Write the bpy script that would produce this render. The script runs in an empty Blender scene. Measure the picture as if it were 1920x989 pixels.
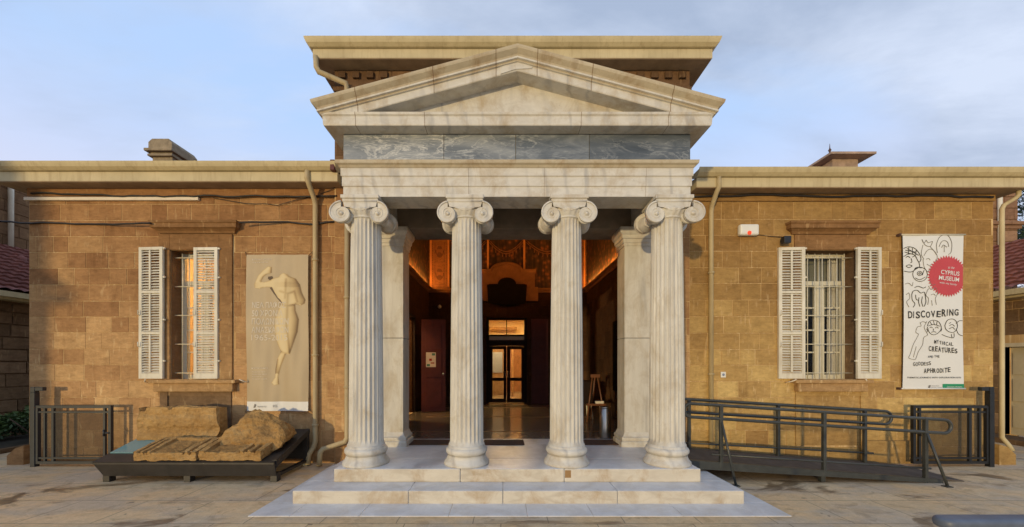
import bpy, bmesh, math, random
from mathutils import Vector, Matrix, noise
random.seed(7)
S = bpy.context.scene
COL = S.collection
PI = math.pi
EYE = 1.6; FPX = 700.0; CX = 942.0; CY = 680.0
def PX(px, Y): return (px - CX) * Y / FPX
def PZ(py, Y): return EYE + (CY - py) * Y / FPX

# ------------------------------------------------------------------ materials
def new_mat(name):
    m = bpy.data.materials.new(name); m.use_nodes = True
    nt = m.node_tree; nt.nodes.clear()
    out = nt.nodes.new('ShaderNodeOutputMaterial')
    b = nt.nodes.new('ShaderNodeBsdfPrincipled')
    nt.links.new(b.outputs[0], out.inputs[0])
    return m, nt, b, out
def N(nt, typ, **kw):
    n = nt.nodes.new(typ)
    for k, v in kw.items():
        if k.startswith('i_'):
            n.inputs[k[2:].replace('_', ' ')].default_value = v
        else: setattr(n, k, v)
    return n
def L(nt, a, b): nt.links.new(a, b)
def ramp(nt, src, stops):
    r = nt.nodes.new('ShaderNodeValToRGB')
    e = r.color_ramp.elements
    while len(e) < len(stops): e.new(0.5)
    for i, (p, c) in enumerate(stops):
        e[i].position = p; e[i].color = (*c, 1) if len(c) == 3 else c
    L(nt, src, r.inputs[0]); return r
def coords(nt, scale=(1, 1, 1), rot=(0, 0, 0)):
    t = nt.nodes.new('ShaderNodeTexCoord'); mp = nt.nodes.new('ShaderNodeMapping')
    mp.inputs['Scale'].default_value = scale; mp.inputs['Rotation'].default_value = rot
    L(nt, t.outputs['Object'], mp.inputs[0]); return mp.outputs[0]
def noise_n(nt, vec, scale, detail=5, rough=.6, dist=0):
    n = nt.nodes.new('ShaderNodeTexNoise')
    n.inputs['Scale'].default_value = scale; n.inputs['Detail'].default_value = detail
    n.inputs['Roughness'].default_value = rough; n.inputs['Distortion'].default_value = dist
    L(nt, vec, n.inputs['Vector']); return n.outputs[0]
def mix(nt, fac, a, b, mode='MIX'):
    m = nt.nodes.new('ShaderNodeMix'); m.data_type = 'RGBA'; m.blend_type = mode
    for s, v in ((0, fac), (6, a), (7, b)):
        if isinstance(v, (float, int)): m.inputs[s].default_value = v
        elif isinstance(v, tuple): m.inputs[s].default_value = (*v, 1)
        else: L(nt, v, m.inputs[s])
    return m.outputs[2]
def bump(nt, bsdf, h, strength=.3, dist=.01):
    b = nt.nodes.new('ShaderNodeBump'); b.inputs['Strength'].default_value = strength
    b.inputs['Distance'].default_value = dist; L(nt, h, b.inputs['Height']); L(nt, b.outputs[0], bsdf.inputs['Normal'])
def attr(nt, name='tone'):
    a = nt.nodes.new('ShaderNodeAttribute'); a.attribute_name = name; return a.outputs['Fac']

def plain(name, col, rough=.6, metal=0.0, var=.25, scale=6, bumpy=.15, spec=.5):
    m, nt, b, o = new_mat(name)
    v = coords(nt); n = noise_n(nt, v, scale, 6, .65)
    dark = tuple(c * (1 - var) for c in col); lite = tuple(min(1, c * (1 + var * .6)) for c in col)
    r = ramp(nt, n, [(.3, dark), (.7, lite)])
    L(nt, r.outputs[0], b.inputs['Base Color'])
    b.inputs['Roughness'].default_value = rough; b.inputs['Metallic'].default_value = metal
    b.inputs['Specular IOR Level'].default_value = spec
    if bumpy: bump(nt, b, noise_n(nt, v, scale * 8, 4), bumpy, .004)
    return m

def aged(name, col, stain, rough=.55, amt=.6):
    m, nt, b, o = new_mat(name)
    n1 = noise_n(nt, coords(nt, (1, 1, 1)), 2.2, 5, .6)
    n2 = noise_n(nt, coords(nt, (9, 9, .9)), 1.6, 5, .65)
    n3 = noise_n(nt, coords(nt), 34, 4, .7)
    c = mix(nt, .8, col, ramp(nt, n1, [(.3, (.80, .78, .74)), (.7, (1.1, 1.1, 1.1))]).outputs[0], 'MULTIPLY')
    c = mix(nt, ramp(nt, n2, [(.50, (0,) * 3), (.70, (amt,) * 3)]).outputs[0], c, stain)
    c = mix(nt, ramp(nt, n3, [(.66, (0,) * 3), (.72, (amt,) * 3)]).outputs[0], c, tuple(x * .5 for x in stain))
    L(nt, c, b.inputs['Base Color']); b.inputs['Roughness'].default_value = rough; b.inputs['Specular IOR Level'].default_value = .3
    bump(nt, b, n3, .12, .003); return m
def sandstone(name, dark, mid, lite, streak=(.76, .56, .29), streak_amt=.5, grime=.45, pits=False):
    m, nt, b, o = new_mat(name)
    v = coords(nt)
    t = attr(nt)
    r = ramp(nt, t, [(0, dark), (.5, mid), (1, lite)])
    n1 = noise_n(nt, coords(nt, (1, 1, 2.2)), 5, 7, .68)
    c = mix(nt, .5, r.outputs[0], ramp(nt, n1, [(.28, (.55, .5, .45)), (.72, (1.3, 1.3, 1.3))]).outputs[0], 'MULTIPLY')
    # bedding planes
    n2 = noise_n(nt, coords(nt, (1, 1, 4)), 9, 6, .68)
    c = mix(nt, .28, c, ramp(nt, n2, [(.35, (.62, .58, .54)), (.65, (1.25, 1.25, 1.25))]).outputs[0], 'MULTIPLY')
    # pale lime runs
    n3 = noise_n(nt, coords(nt, (8, 8, 1.5), (0, .2, 0)), 2.6, 3, .5)
    n3b = noise_n(nt, v, 3.1, 2, .5)
    f = nt.nodes.new('ShaderNodeMath'); f.operation = 'MULTIPLY'
    L(nt, ramp(nt, n3, [(.585, (0, 0, 0)), (.65, (1, 1, 1))]).outputs[0], f.inputs[0])
    L(nt, ramp(nt, n3b, [(.45, (0, 0, 0)), (.58, (streak_amt,) * 3)]).outputs[0], f.inputs[1])
    c = mix(nt, f.outputs[0], c, streak)
    n7 = noise_n(nt, coords(nt, (1, 1, 1.4)), 11, 6, .72, .6)
    c = mix(nt, .38, c, ramp(nt, n7, [(.30, (.60, .55, .50)), (.5, (1, 1, 1)), (.72, (1.30, 1.27, 1.18))]).outputs[0], 'MULTIPLY')
    n8 = noise_n(nt, coords(nt, (2.2, 2.2, .55), (0, .1, 0)), 2.0, 6, .66, .4)
    c = mix(nt, ramp(nt, n8, [(.56, (0,) * 3), (.70, (.42,) * 3)]).outputs[0], c, mix(nt, 1.0, c, (.50, .43, .38), 'MULTIPLY'))
    # broad weathering
    n4 = noise_n(nt, v, .55, 5, .6)
    c = mix(nt, grime, c, ramp(nt, n4, [(.35, (.55, .5, .46)), (.6, (1.15, 1.15, 1.15))]).outputs[0], 'MULTIPLY')
    # colour grows darker and redder towards the top
    sx = nt.nodes.new('ShaderNodeSeparateXYZ'); L(nt, v, sx.inputs[0])
    rz = nt.nodes.new('ShaderNodeMapRange'); rz.inputs[1].default_value = 1.0; rz.inputs[2].default_value = 3.6
    L(nt, sx.outputs[2], rz.inputs[0])
    c = mix(nt, rz.outputs[0], c, mix(nt, .85, c, (.60, .50, .43), 'MULTIPLY'))
    rb = nt.nodes.new('ShaderNodeMapRange'); rb.inputs[1].default_value = .55; rb.inputs[2].default_value = .05
    L(nt, sx.outputs[2], rb.inputs[0])
    c = mix(nt, rb.outputs[0], c, mix(nt, .7, c, (.62, .58, .55), 'MULTIPLY'))
    L(nt, c, b.inputs['Base Color']); b.inputs['Roughness'].default_value = .92
    b.inputs['Specular IOR Level'].default_value = .2
    nb = noise_n(nt, v, 38, 6, .7)
    if pits:
        pv = nt.nodes.new('ShaderNodeTexVoronoi'); pv.inputs['Scale'].default_value = 16; L(nt, v, pv.inputs[0])
        nb = mix(nt, .5, nb, pv.outputs[0]); bump(nt, b, nb, 1.0, .03)
    else: bump(nt, b, nb, .6, .010)
    return m

def coords_o(nt, scale=(1, 1, 1), rot=(0, 0, 0)):
    t = nt.nodes.new('ShaderNodeTexCoord'); oi = nt.nodes.new('ShaderNodeObjectInfo')
    sc = nt.nodes.new('ShaderNodeVectorMath'); sc.operation = 'SCALE'; sc.inputs[0].default_value = (7, 5, 9); L(nt, oi.outputs['Random'], sc.inputs['Scale'])
    ad = nt.nodes.new('ShaderNodeVectorMath'); ad.operation = 'ADD'; L(nt, t.outputs['Object'], ad.inputs[0]); L(nt, sc.outputs[0], ad.inputs[1])
    mp = nt.nodes.new('ShaderNodeMapping'); mp.inputs['Scale'].default_value = scale; mp.inputs['Rotation'].default_value = rot
    L(nt, ad.outputs[0], mp.inputs[0]); return mp.outputs[0]
def marble(name, base, vein, stain, vein_amt=.5, stain_amt=.5, vscale=1.6, rough=.45, rot=(.3, .6, .2), stretch=(1, 1, .25), tone=False, bmp=.18, grain=(1.1, 1.1, 3.0), gamt=.5):
    m, nt, b, o = new_mat(name)
    v = coords_o(nt)
    c = base
    n1 = noise_n(nt, coords_o(nt, grain, (0, .12, 0)), 3.2, 8, .7, 1.0)
    c = mix(nt, gamt, base, ramp(nt, n1, [(.3, (.70, .665, .61)), (.7, (1.08, 1.07, 1.05))]).outputs[0], 'MULTIPLY')
    w = nt.nodes.new('ShaderNodeTexWave'); w.wave_type = 'BANDS'
    w.inputs['Scale'].default_value = vscale; w.inputs['Distortion'].default_value = 9
    w.inputs['Detail'].default_value = 5; w.inputs['Detail Scale'].default_value = 1.3; w.inputs['Detail Roughness'].default_value = .62
    L(nt, coords_o(nt, stretch, rot), w.inputs[0])
    vf = ramp(nt, w.outputs[1], [(.0, (vein_amt,) * 3), (.16, (vein_amt * .35,) * 3), (.45, (0, 0, 0))])
    vm = noise_n(nt, v, 1.3, 3)
    mm = nt.nodes.new('ShaderNodeMath'); mm.operation = 'MULTIPLY'
    L(nt, vf.outputs[0], mm.inputs[0]); L(nt, ramp(nt, vm, [(.4, (.1,) * 3), (.62, (1,) * 3)]).outputs[0], mm.inputs[1])
    c = mix(nt, mm.outputs[0], c, vein)
    n2 = noise_n(nt, coords_o(nt, (1.6, 1.6, 1.1)), 2.2, 8, .72, .5)
    c = mix(nt, ramp(nt, n2, [(.48, (0,) * 3), (.72, (stain_amt,) * 3)]).outputs[0], c, stain)
    n5 = noise_n(nt, v, 22, 5, .75)
    c = mix(nt, ramp(nt, n5, [(.62, (0,) * 3), (.75, (.35,) * 3)]).outputs[0], c, tuple(s * .55 for s in stain))
    if tone:
        c = mix(nt, 1.0, c, ramp(nt, attr(nt), [(0, (.10, .115, .14)), (.5, (.58, .60, .62)), (1, (1.06, 1.04, 1.0))]).outputs[0], 'MULTIPLY')
    L(nt, c, b.inputs['Base Color'])
    L(nt, ramp(nt, n1, [(.3, (rough + .15,) * 3), (.7, (rough - .05,) * 3)]).outputs[0], b.inputs['Roughness'])
    b.inputs['Specular IOR Level'].default_value = .35
    bump(nt, b, noise_n(nt, v, 45, 5, .7), bmp, .004)
    return m

def grey_marble():
    m, nt, b, o = new_mat('veined_grey_marble')
    n0 = noise_n(nt, coords(nt, (.8, 1, 2.4), (0, .35, 0)), 2.2, 6, .6, .8)
    c = ramp(nt, n0, [(.3, (.115, .135, .16)), (.5, (.21, .23, .255)), (.68, (.33, .345, .355))]).outputs[0]
    for k, (sc, rot, st, w, amt, d) in enumerate(((1.6, .5, (.9, 1, 3.0), .014, .5, 1.0), (3.3, .75, (.7, 1, 3.2), .010, .28, .6), (1.1, -.25, (1, 1, 4.5), .010, .45, .5))):
        n = noise_n(nt, coords(nt, st, (0, rot, 0)), sc, 7, .62, d)
        v = ramp(nt, n, [(.5 - w * 2.6, (0,) * 3), (.5, (amt,) * 3), (.5 + w, (0,) * 3)])
        msk = noise_n(nt, coords(nt, (1, 1, 1)), 1.7 + k, 3)
        mm = nt.nodes.new('ShaderNodeMath'); mm.operation = 'MULTIPLY'
        L(nt, v.outputs[0], mm.inputs[0]); L(nt, ramp(nt, msk, [(.42, (.05,) * 3), (.6, (1,) * 3)]).outputs[0], mm.inputs[1])
        c = mix(nt, mm.outputs[0], c, (.74, .73, .69))
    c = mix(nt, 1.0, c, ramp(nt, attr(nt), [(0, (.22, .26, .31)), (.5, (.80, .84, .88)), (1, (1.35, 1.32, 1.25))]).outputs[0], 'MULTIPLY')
    L(nt, c, b.inputs['Base Color']); b.inputs['Roughness'].default_value = .4; b.inputs['Specular IOR Level'].default_value = .3
    return m
def figure_print():
    m, nt, b, o = new_mat('printed_marble_figure')
    r = ramp(nt, attr(nt), [(0, (.14, .08, .03)), (.25, (.36, .24, .10)), (.55, (.60, .45, .22)), (1, (.76, .64, .38))])
    L(nt, r.outputs[0], b.inputs['Base Color']); b.inputs['Roughness'].default_value = .6
    return m

def paving():
    m, nt, b, o = new_mat('paving_stone')
    v = coords(nt)
    br = nt.nodes.new('ShaderNodeTexBrick'); br.offset = .37; br.squash = .8; br.squash_frequency = 3
    br.inputs['Color1'].default_value = (.0, .0, .0, 1); br.inputs['Color2'].default_value = (1, 1, 1, 1)
    br.inputs['Mortar'].default_value = (.5, .5, .5, 1)
    br.inputs['Scale'].default_value = 1; br.inputs['Mortar Size'].default_value = .006; br.inputs['Mortar Smooth'].default_value = .3
    br.inputs['Brick Width'].default_value = .95; br.inputs['Row Height'].default_value = .62
    wv = nt.nodes.new('ShaderNodeVectorMath'); wv.operation = 'ADD'
    nz = nt.nodes.new('ShaderNodeTexNoise'); nz.inputs['Scale'].default_value = 3; L(nt, v, nz.inputs[0])
    sc = nt.nodes.new('ShaderNodeVectorMath'); sc.operation = 'SCALE'; sc.inputs['Scale'].default_value = .03
    L(nt, nz.outputs[1], sc.inputs[0]); L(nt, v, wv.inputs[0]); L(nt, sc.outputs[0], wv.inputs[1]); L(nt, wv.outputs[0], br.inputs[0])
    c = mix(nt, br.outputs[0], (.68, .475, .25), (.78, .58, .335))
    n1 = noise_n(nt, v, 1.1, 7, .68, .5)
    c = mix(nt, ramp(nt, n1, [(.42, (0,) * 3), (.62, (.75,) * 3)]).outputs[0], c, (.78, .52, .26))
    n6 = noise_n(nt, coords(nt, (1.0, 2.2, 1)), .9, 6, .6)
    c = mix(nt, ramp(nt, n6, [(.45, (0,) * 3), (.6, (.6,) * 3)]).outputs[0], c, (.50, .425, .33))
    n2 = noise_n(nt, v, 9, 7, .75)
    c = mix(nt, .55, c, ramp(nt, n2, [(.3, (.68, .66, .64)), (.7, (1.18, 1.18, 1.18))]).outputs[0], 'MULTIPLY')
    n9 = noise_n(nt, v, 55, 5, .8)
    c = mix(nt, .5, c, ramp(nt, n9, [(.3, (.72, .70, .68)), (.7, (1.2, 1.2, 1.2))]).outputs[0], 'MULTIPLY')
    n10 = noise_n(nt, coords(nt, (1, 1.6, 1), (0, 0, -.3)), 2.6, 8, .7, 1.0)
    c = mix(nt, ramp(nt, n10, [(.53, (0,) * 3), (.60, (.45,) * 3)]).outputs[0], c, mix(nt, 1.0, c, (.62, .56, .50), 'MULTIPLY'))
    # damp patches lying along joints
    n3 = noise_n(nt, coords(nt, (.75, 1.5, 1), (0, 0, .5)), 1.25, 8, .62, .9)
    wet = ramp(nt, n3, [(.575, (0,) * 3), (.63, (1,) * 3)])
    c = mix(nt, wet.outputs[0], c, mix(nt, .92, c, (.40, .36, .33), 'MULTIPLY'))
    n4 = noise_n(nt, v, 5.5, 4, .5)
    c = mix(nt, ramp(nt, n4, [(.69, (0,) * 3), (.72, (.7,) * 3)]).outputs[0], c, (.16, .115, .08))
    c = mix(nt, mix(nt, 1.0, br.outputs[1], (.62, .62, .62), 'MULTIPLY'), c, (.13, .095, .065))
    L(nt, c, b.inputs['Base Color'])
    L(nt, mix(nt, wet.outputs[0], (.78,) * 3, (.35,) * 3), b.inputs['Roughness'])
    b.inputs['Specular IOR Level'].default_value = .3
    hb = mix(nt, .5, noise_n(nt, v, 30, 6, .7), br.outputs[1], 'SUBTRACT')
    bump(nt, b, hb, .3, .01)
    return m

def emit(name, col, strength):
    m = bpy.data.materials.new(name); m.use_nodes = True; nt = m.node_tree; nt.nodes.clear()
    o = nt.nodes.new('ShaderNodeOutputMaterial'); e = nt.nodes.new('ShaderNodeEmission')
    e.inputs[0].default_value = (*col, 1); e.inputs[1].default_value = strength; L(nt, e.outputs[0], o.inputs[0]); return m
def see_through(name, col, opacity, gloss=.12, rough=.05):
    m, nt, b, o = new_mat(name)
    tr = nt.nodes.new('ShaderNodeBsdfTransparent')
    b.inputs['Base Color'].default_value = (*col, 1); b.inputs['Roughness'].default_value = rough
    ms = nt.nodes.new('ShaderNodeMixShader')
    n = noise_n(nt, coords(nt), 30, 2)
    L(nt, ramp(nt, n, [(0, (max(0, opacity - .04),) * 3), (1, (min(1, opacity + .04),) * 3)]).outputs[0], ms.inputs[0])
    L(nt, tr.outputs[0], ms.inputs[1]); L(nt, b.outputs[0], ms.inputs[2]); L(nt, ms.outputs[0], o.inputs[0])
    return m
def foliage(name, dark, lite):
    m, nt, b, o = new_mat(name)
    t = attr(nt); r = ramp(nt, t, [(0, dark), (1, lite)])
    L(nt, mix(nt, .4, r.outputs[0], ramp(nt, noise_n(nt, coords(nt), 4, 3), [(.3, (.6,) * 3), (.7, (1.3,) * 3)]).outputs[0], 'MULTIPLY'), b.inputs['Base Color'])
    b.inputs['Roughness'].default_value = .6; return m
def painted_fresco():
    m, nt, b, o = new_mat('painted_wall')
    v = coords(nt, (1, 1, 1))
    w = nt.nodes.new('ShaderNodeTexVoronoi'); w.inputs['Scale'].default_value = 7; L(nt, v, w.inputs[0])
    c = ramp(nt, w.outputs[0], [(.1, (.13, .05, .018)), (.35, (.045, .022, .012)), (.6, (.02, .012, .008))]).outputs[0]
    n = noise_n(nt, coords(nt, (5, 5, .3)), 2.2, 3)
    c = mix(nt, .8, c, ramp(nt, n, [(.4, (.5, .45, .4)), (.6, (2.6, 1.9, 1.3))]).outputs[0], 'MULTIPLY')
    L(nt, c, b.inputs['Base Color']); b.inputs['Roughness'].default_value = .8; return m

M = {}
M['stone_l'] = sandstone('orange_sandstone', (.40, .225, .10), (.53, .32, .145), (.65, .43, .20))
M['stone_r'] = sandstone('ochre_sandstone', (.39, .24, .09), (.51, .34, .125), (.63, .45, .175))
M['stone_trim'] = sandstone('dressed_sandstone', (.34, .20, .088), (.42, .26, .115), (.50, .325, .15), grime=.3)
M['mortar'] = aged('lime_mortar', (.52, .33, .14), (.84, .66, .36), .95, .8)
M['hall_floor'] = plain('polished_hall_floor', (.20, .165, .125), .16, var=.3, scale=2, bumpy=0)
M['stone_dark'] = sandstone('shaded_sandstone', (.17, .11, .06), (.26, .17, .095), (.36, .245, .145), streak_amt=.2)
M['stone_pink'] = sandstone('pink_sandstone', (.32, .20, .125), (.42, .275, .18), (.50, .345, .235), streak_amt=.2, grime=.25)
M['marble'] = marble('white_marble', (.65, .62, .545), (.34, .33, .315), (.38, .275, .14), .65, .7)
M['marble_col'] = marble('column_marble', (.64, .615, .545), (.33, .315, .29), (.37, .28, .155), .55, .6, 1.1, .5, (0, 0, 0), (1.2, 1.2, .12), grain=(3, 3, .4), gamt=.6)
M['marble_step'] = marble('step_marble', (.75, .735, .71), (.46, .45, .44), (.48, .37, .23), .40, .35, .8, .33, (.2, .3, .7), (1, 1, 1))
M['marble_riser'] = marble('stained_riser_marble', (.64, .58, .465), (.38, .31, .22), (.36, .225, .095), .45, .8, 1.4, .5, (0, .2, 0), (.4, 1, 2))
M['marble_floor'] = marble('platform_marble', (.76, .75, .73), (.30, .285, .27), (.58, .5, .40), .6, .16, .5, .32, (0, 0, .5), (1.0, .45, 1), bmp=.03)
M['marble_worn'] = marble('weathered_cornice_marble', (.52, .45, .32), (.32, .285, .22), (.29, .18, .08), .35, .85, 1.2, .6)
M['marble_grey'] = grey_marble()
M['fig'] = figure_print()
M['joint'] = plain('dark_joint', (.22, .13, .07), .95, var=.3)
M['cream'] = aged('cream_painted_timber', (.55, .455, .26), (.34, .25, .13), .55, .5)
M['soffit'] = plain('brown_soffit_boards', (.36, .25, .14), .8, var=.3, scale=4)
M['pipe'] = aged('beige_painted_pipe', (.48, .38, .21), (.30, .22, .12), .55, .5)
M['white_paint'] = aged('weathered_white_paint', (.70, .655, .53), (.46, .38, .26), .6, .55)
M['white_trim'] = plain('cream_window_paint', (.62, .57, .42), .55, var=.12, scale=10)
M['tile'] = plain('red_roof_tile', (.225, .08, .06), .85, var=.5, scale=8)
M['black_metal'] = plain('dark_painted_steel', (.012, .013, .014), .42, 0.0, var=.3, scale=9, bumpy=.08)
M['gate_metal'] = plain('slate_painted_steel', (.020, .026, .033), .42, var=.3, scale=9, bumpy=.08)
M['rail_metal'] = plain('grey_green_rail_paint', (.045, .048, .043), .42, var=.3, scale=9, bumpy=.08)
M['deck'] = plain('ramp_deck_timber', (.105, .085, .066), .8, var=.4, scale=5)
M['tray_metal'] = plain('display_tray_steel', (.030, .026, .023), .42, var=.35, scale=7, bumpy=.08)
M['mesh'] = see_through('fine_wire_mesh', (.02, .02, .02), .26, rough=.6)
M['glass'] = see_through('window_glass', (.03, .03, .03), .12)
M['teal_glass'] = plain('teal_information_glass', (.16, .30, .30), .12, var=.1, scale=2, bumpy=0)
M['curtain'] = plain('pale_curtain', (.70, .66, .55), .9, var=.1, scale=3)
M['blind'] = plain('grey_green_blind', (.24, .24, .17), .9, var=.15, scale=3)
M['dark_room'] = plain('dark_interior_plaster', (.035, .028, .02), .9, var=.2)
M['room_wall'] = plain('warm_interior_plaster', (.72, .55, .33), .9, var=.08)
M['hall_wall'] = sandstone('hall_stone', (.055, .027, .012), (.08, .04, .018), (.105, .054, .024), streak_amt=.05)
M['hall_trim'] = plain('hall_moulding_stone', (.20, .085, .03), .8, var=.3, scale=5)
M['fresco'] = painted_fresco()
M['gold'] = plain('ochre_gilded_strip', (.55, .24, .07), .6, var=.2)
M['orn'] = plain('painted_ornament_panel', (.19, .075, .025), .7, var=.35, scale=14)
M['orn_dark'] = plain('brown_ornament_paint', (.10, .035, .015), .7, var=.3, scale=14)
M['maroon'] = plain('maroon_door_paint', (.095, .016, .011), .6, var=.25, scale=5)
M['door_frame'] = plain('dark_door_frame', (.020, .011, .007), .7, var=.3, spec=.15)
M['plaque'] = plain('dark_bronze_plaque', (.010, .007, .005), .9, var=.3, spec=.05)
M['mat_fibre'] = plain('coir_doormat', (.085, .045, .028), .95, var=.4, scale=40, bumpy=.5)
M['steel'] = plain('brushed_stainless_steel', (.55, .54, .5), .32, 1.0, var=.08, scale=4, bumpy=.03)
M['easel_wood'] = plain('varnished_easel_wood', (.17, .065, .024), .4, var=.3)
M['paper'] = plain('printed_paper', (.66, .60, .50), .8, var=.1)
M['paper_red'] = plain('red_print', (.35, .03, .03), .8, var=.1)
M['paper_green'] = plain('green_print', (.08, .22, .16), .8, var=.1)
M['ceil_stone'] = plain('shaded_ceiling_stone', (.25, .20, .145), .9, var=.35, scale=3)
M['cove'] = emit('cove_led_glow', (1.0, .38, .06), 130)
M['lamp_warm'] = emit('warm_room_lamp', (1.0, .66, .30), 44)
M['lamp_room'] = emit('warm_gallery_lamp', (1.0, .64, .24), 38)
M['stone_block'] = sandstone('carved_limestone', (.42, .255, .095), (.54, .335, .125), (.66, .44, .185), streak_amt=.1, grime=.3, pits=True)
M['stone_grey'] = plain('grey_lichen_stone', (.30, .235, .15), .95, var=.35, scale=9, bumpy=.5)
M['vent_stone'] = plain('pink_roof_stone', (.40, .285, .205), .95, var=.3, scale=6, bumpy=.4)
M['ban_tan'] = plain('tan_banner_vinyl', (.44, .335, .195), .55, var=.06, scale=1.5, bumpy=0)
M['ban_white'] = plain('white_banner_vinyl', (.72, .71, .66), .5, var=.05, scale=2, bumpy=0)
M['ban_pale'] = plain('pale_print', (.63, .545, .41), .6, var=.05)
M['fig_lite'] = plain('printed_marble_light', (.70, .58, .36), .6, var=.16, scale=9, bumpy=0)
M['fig_mid'] = plain('printed_marble_mid', (.45, .32, .16), .6, var=.15, scale=9, bumpy=0)
M['fig_dark'] = plain('printed_marble_dark', (.10, .06, .03), .6, var=.2, scale=9, bumpy=0)
M['ban_bluegrey'] = plain('blue_grey_print', (.22, .25, .33), .6, var=.1)
M['ink'] = plain('black_ink', (.03, .028, .025), .7, var=.1)
M['ink_soft'] = plain('grey_ink', (.20, .185, .165), .7, var=.1)
M['ban_red'] = plain('red_print_disc', (.52, .055, .06), .55, var=.06)
M['ban_green'] = plain('green_print_corner', (.012, .25, .11), .55, var=.06)
M['alarm'] = plain('ivory_plastic', (.74, .72, .63), .4, var=.05)
M['red_lens'] = emit('red_lens_glow', (1.0, .10, .04), 1.1)
M['cable'] = plain('dark_cable_sheath', (.022, .018, .015), .6, var=.3)
M['trunk_white'] = plain('pale_cable_trunking', (.72, .62, .46), .5, var=.12)
M['blue_metal'] = plain('blue_grey_bench_paint', (.105, .125, .16), .45, var=.3, scale=7, bumpy=.1)
M['rust'] = plain('rusty_chip', (.09, .045, .03), .8, var=.3)
M['bark'] = plain('tree_bark', (.12, .08, .05), .95, var=.4, scale=10, bumpy=.6)
M['leaf_shrub'] = foliage('shrub_leaves', (.025, .055, .014), (.12, .19, .05))
M['leaf_tree'] = foliage('tree_leaves', (.010, .022, .007), (.045, .07, .02))
M['soil'] = plain('planting_soil', (.06, .05, .03), .95, var=.4)
M['paving'] = paving()
M['annex_door'] = plain('cream_panel_door_paint', (.56, .48, .32), .6, var=.12)

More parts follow.
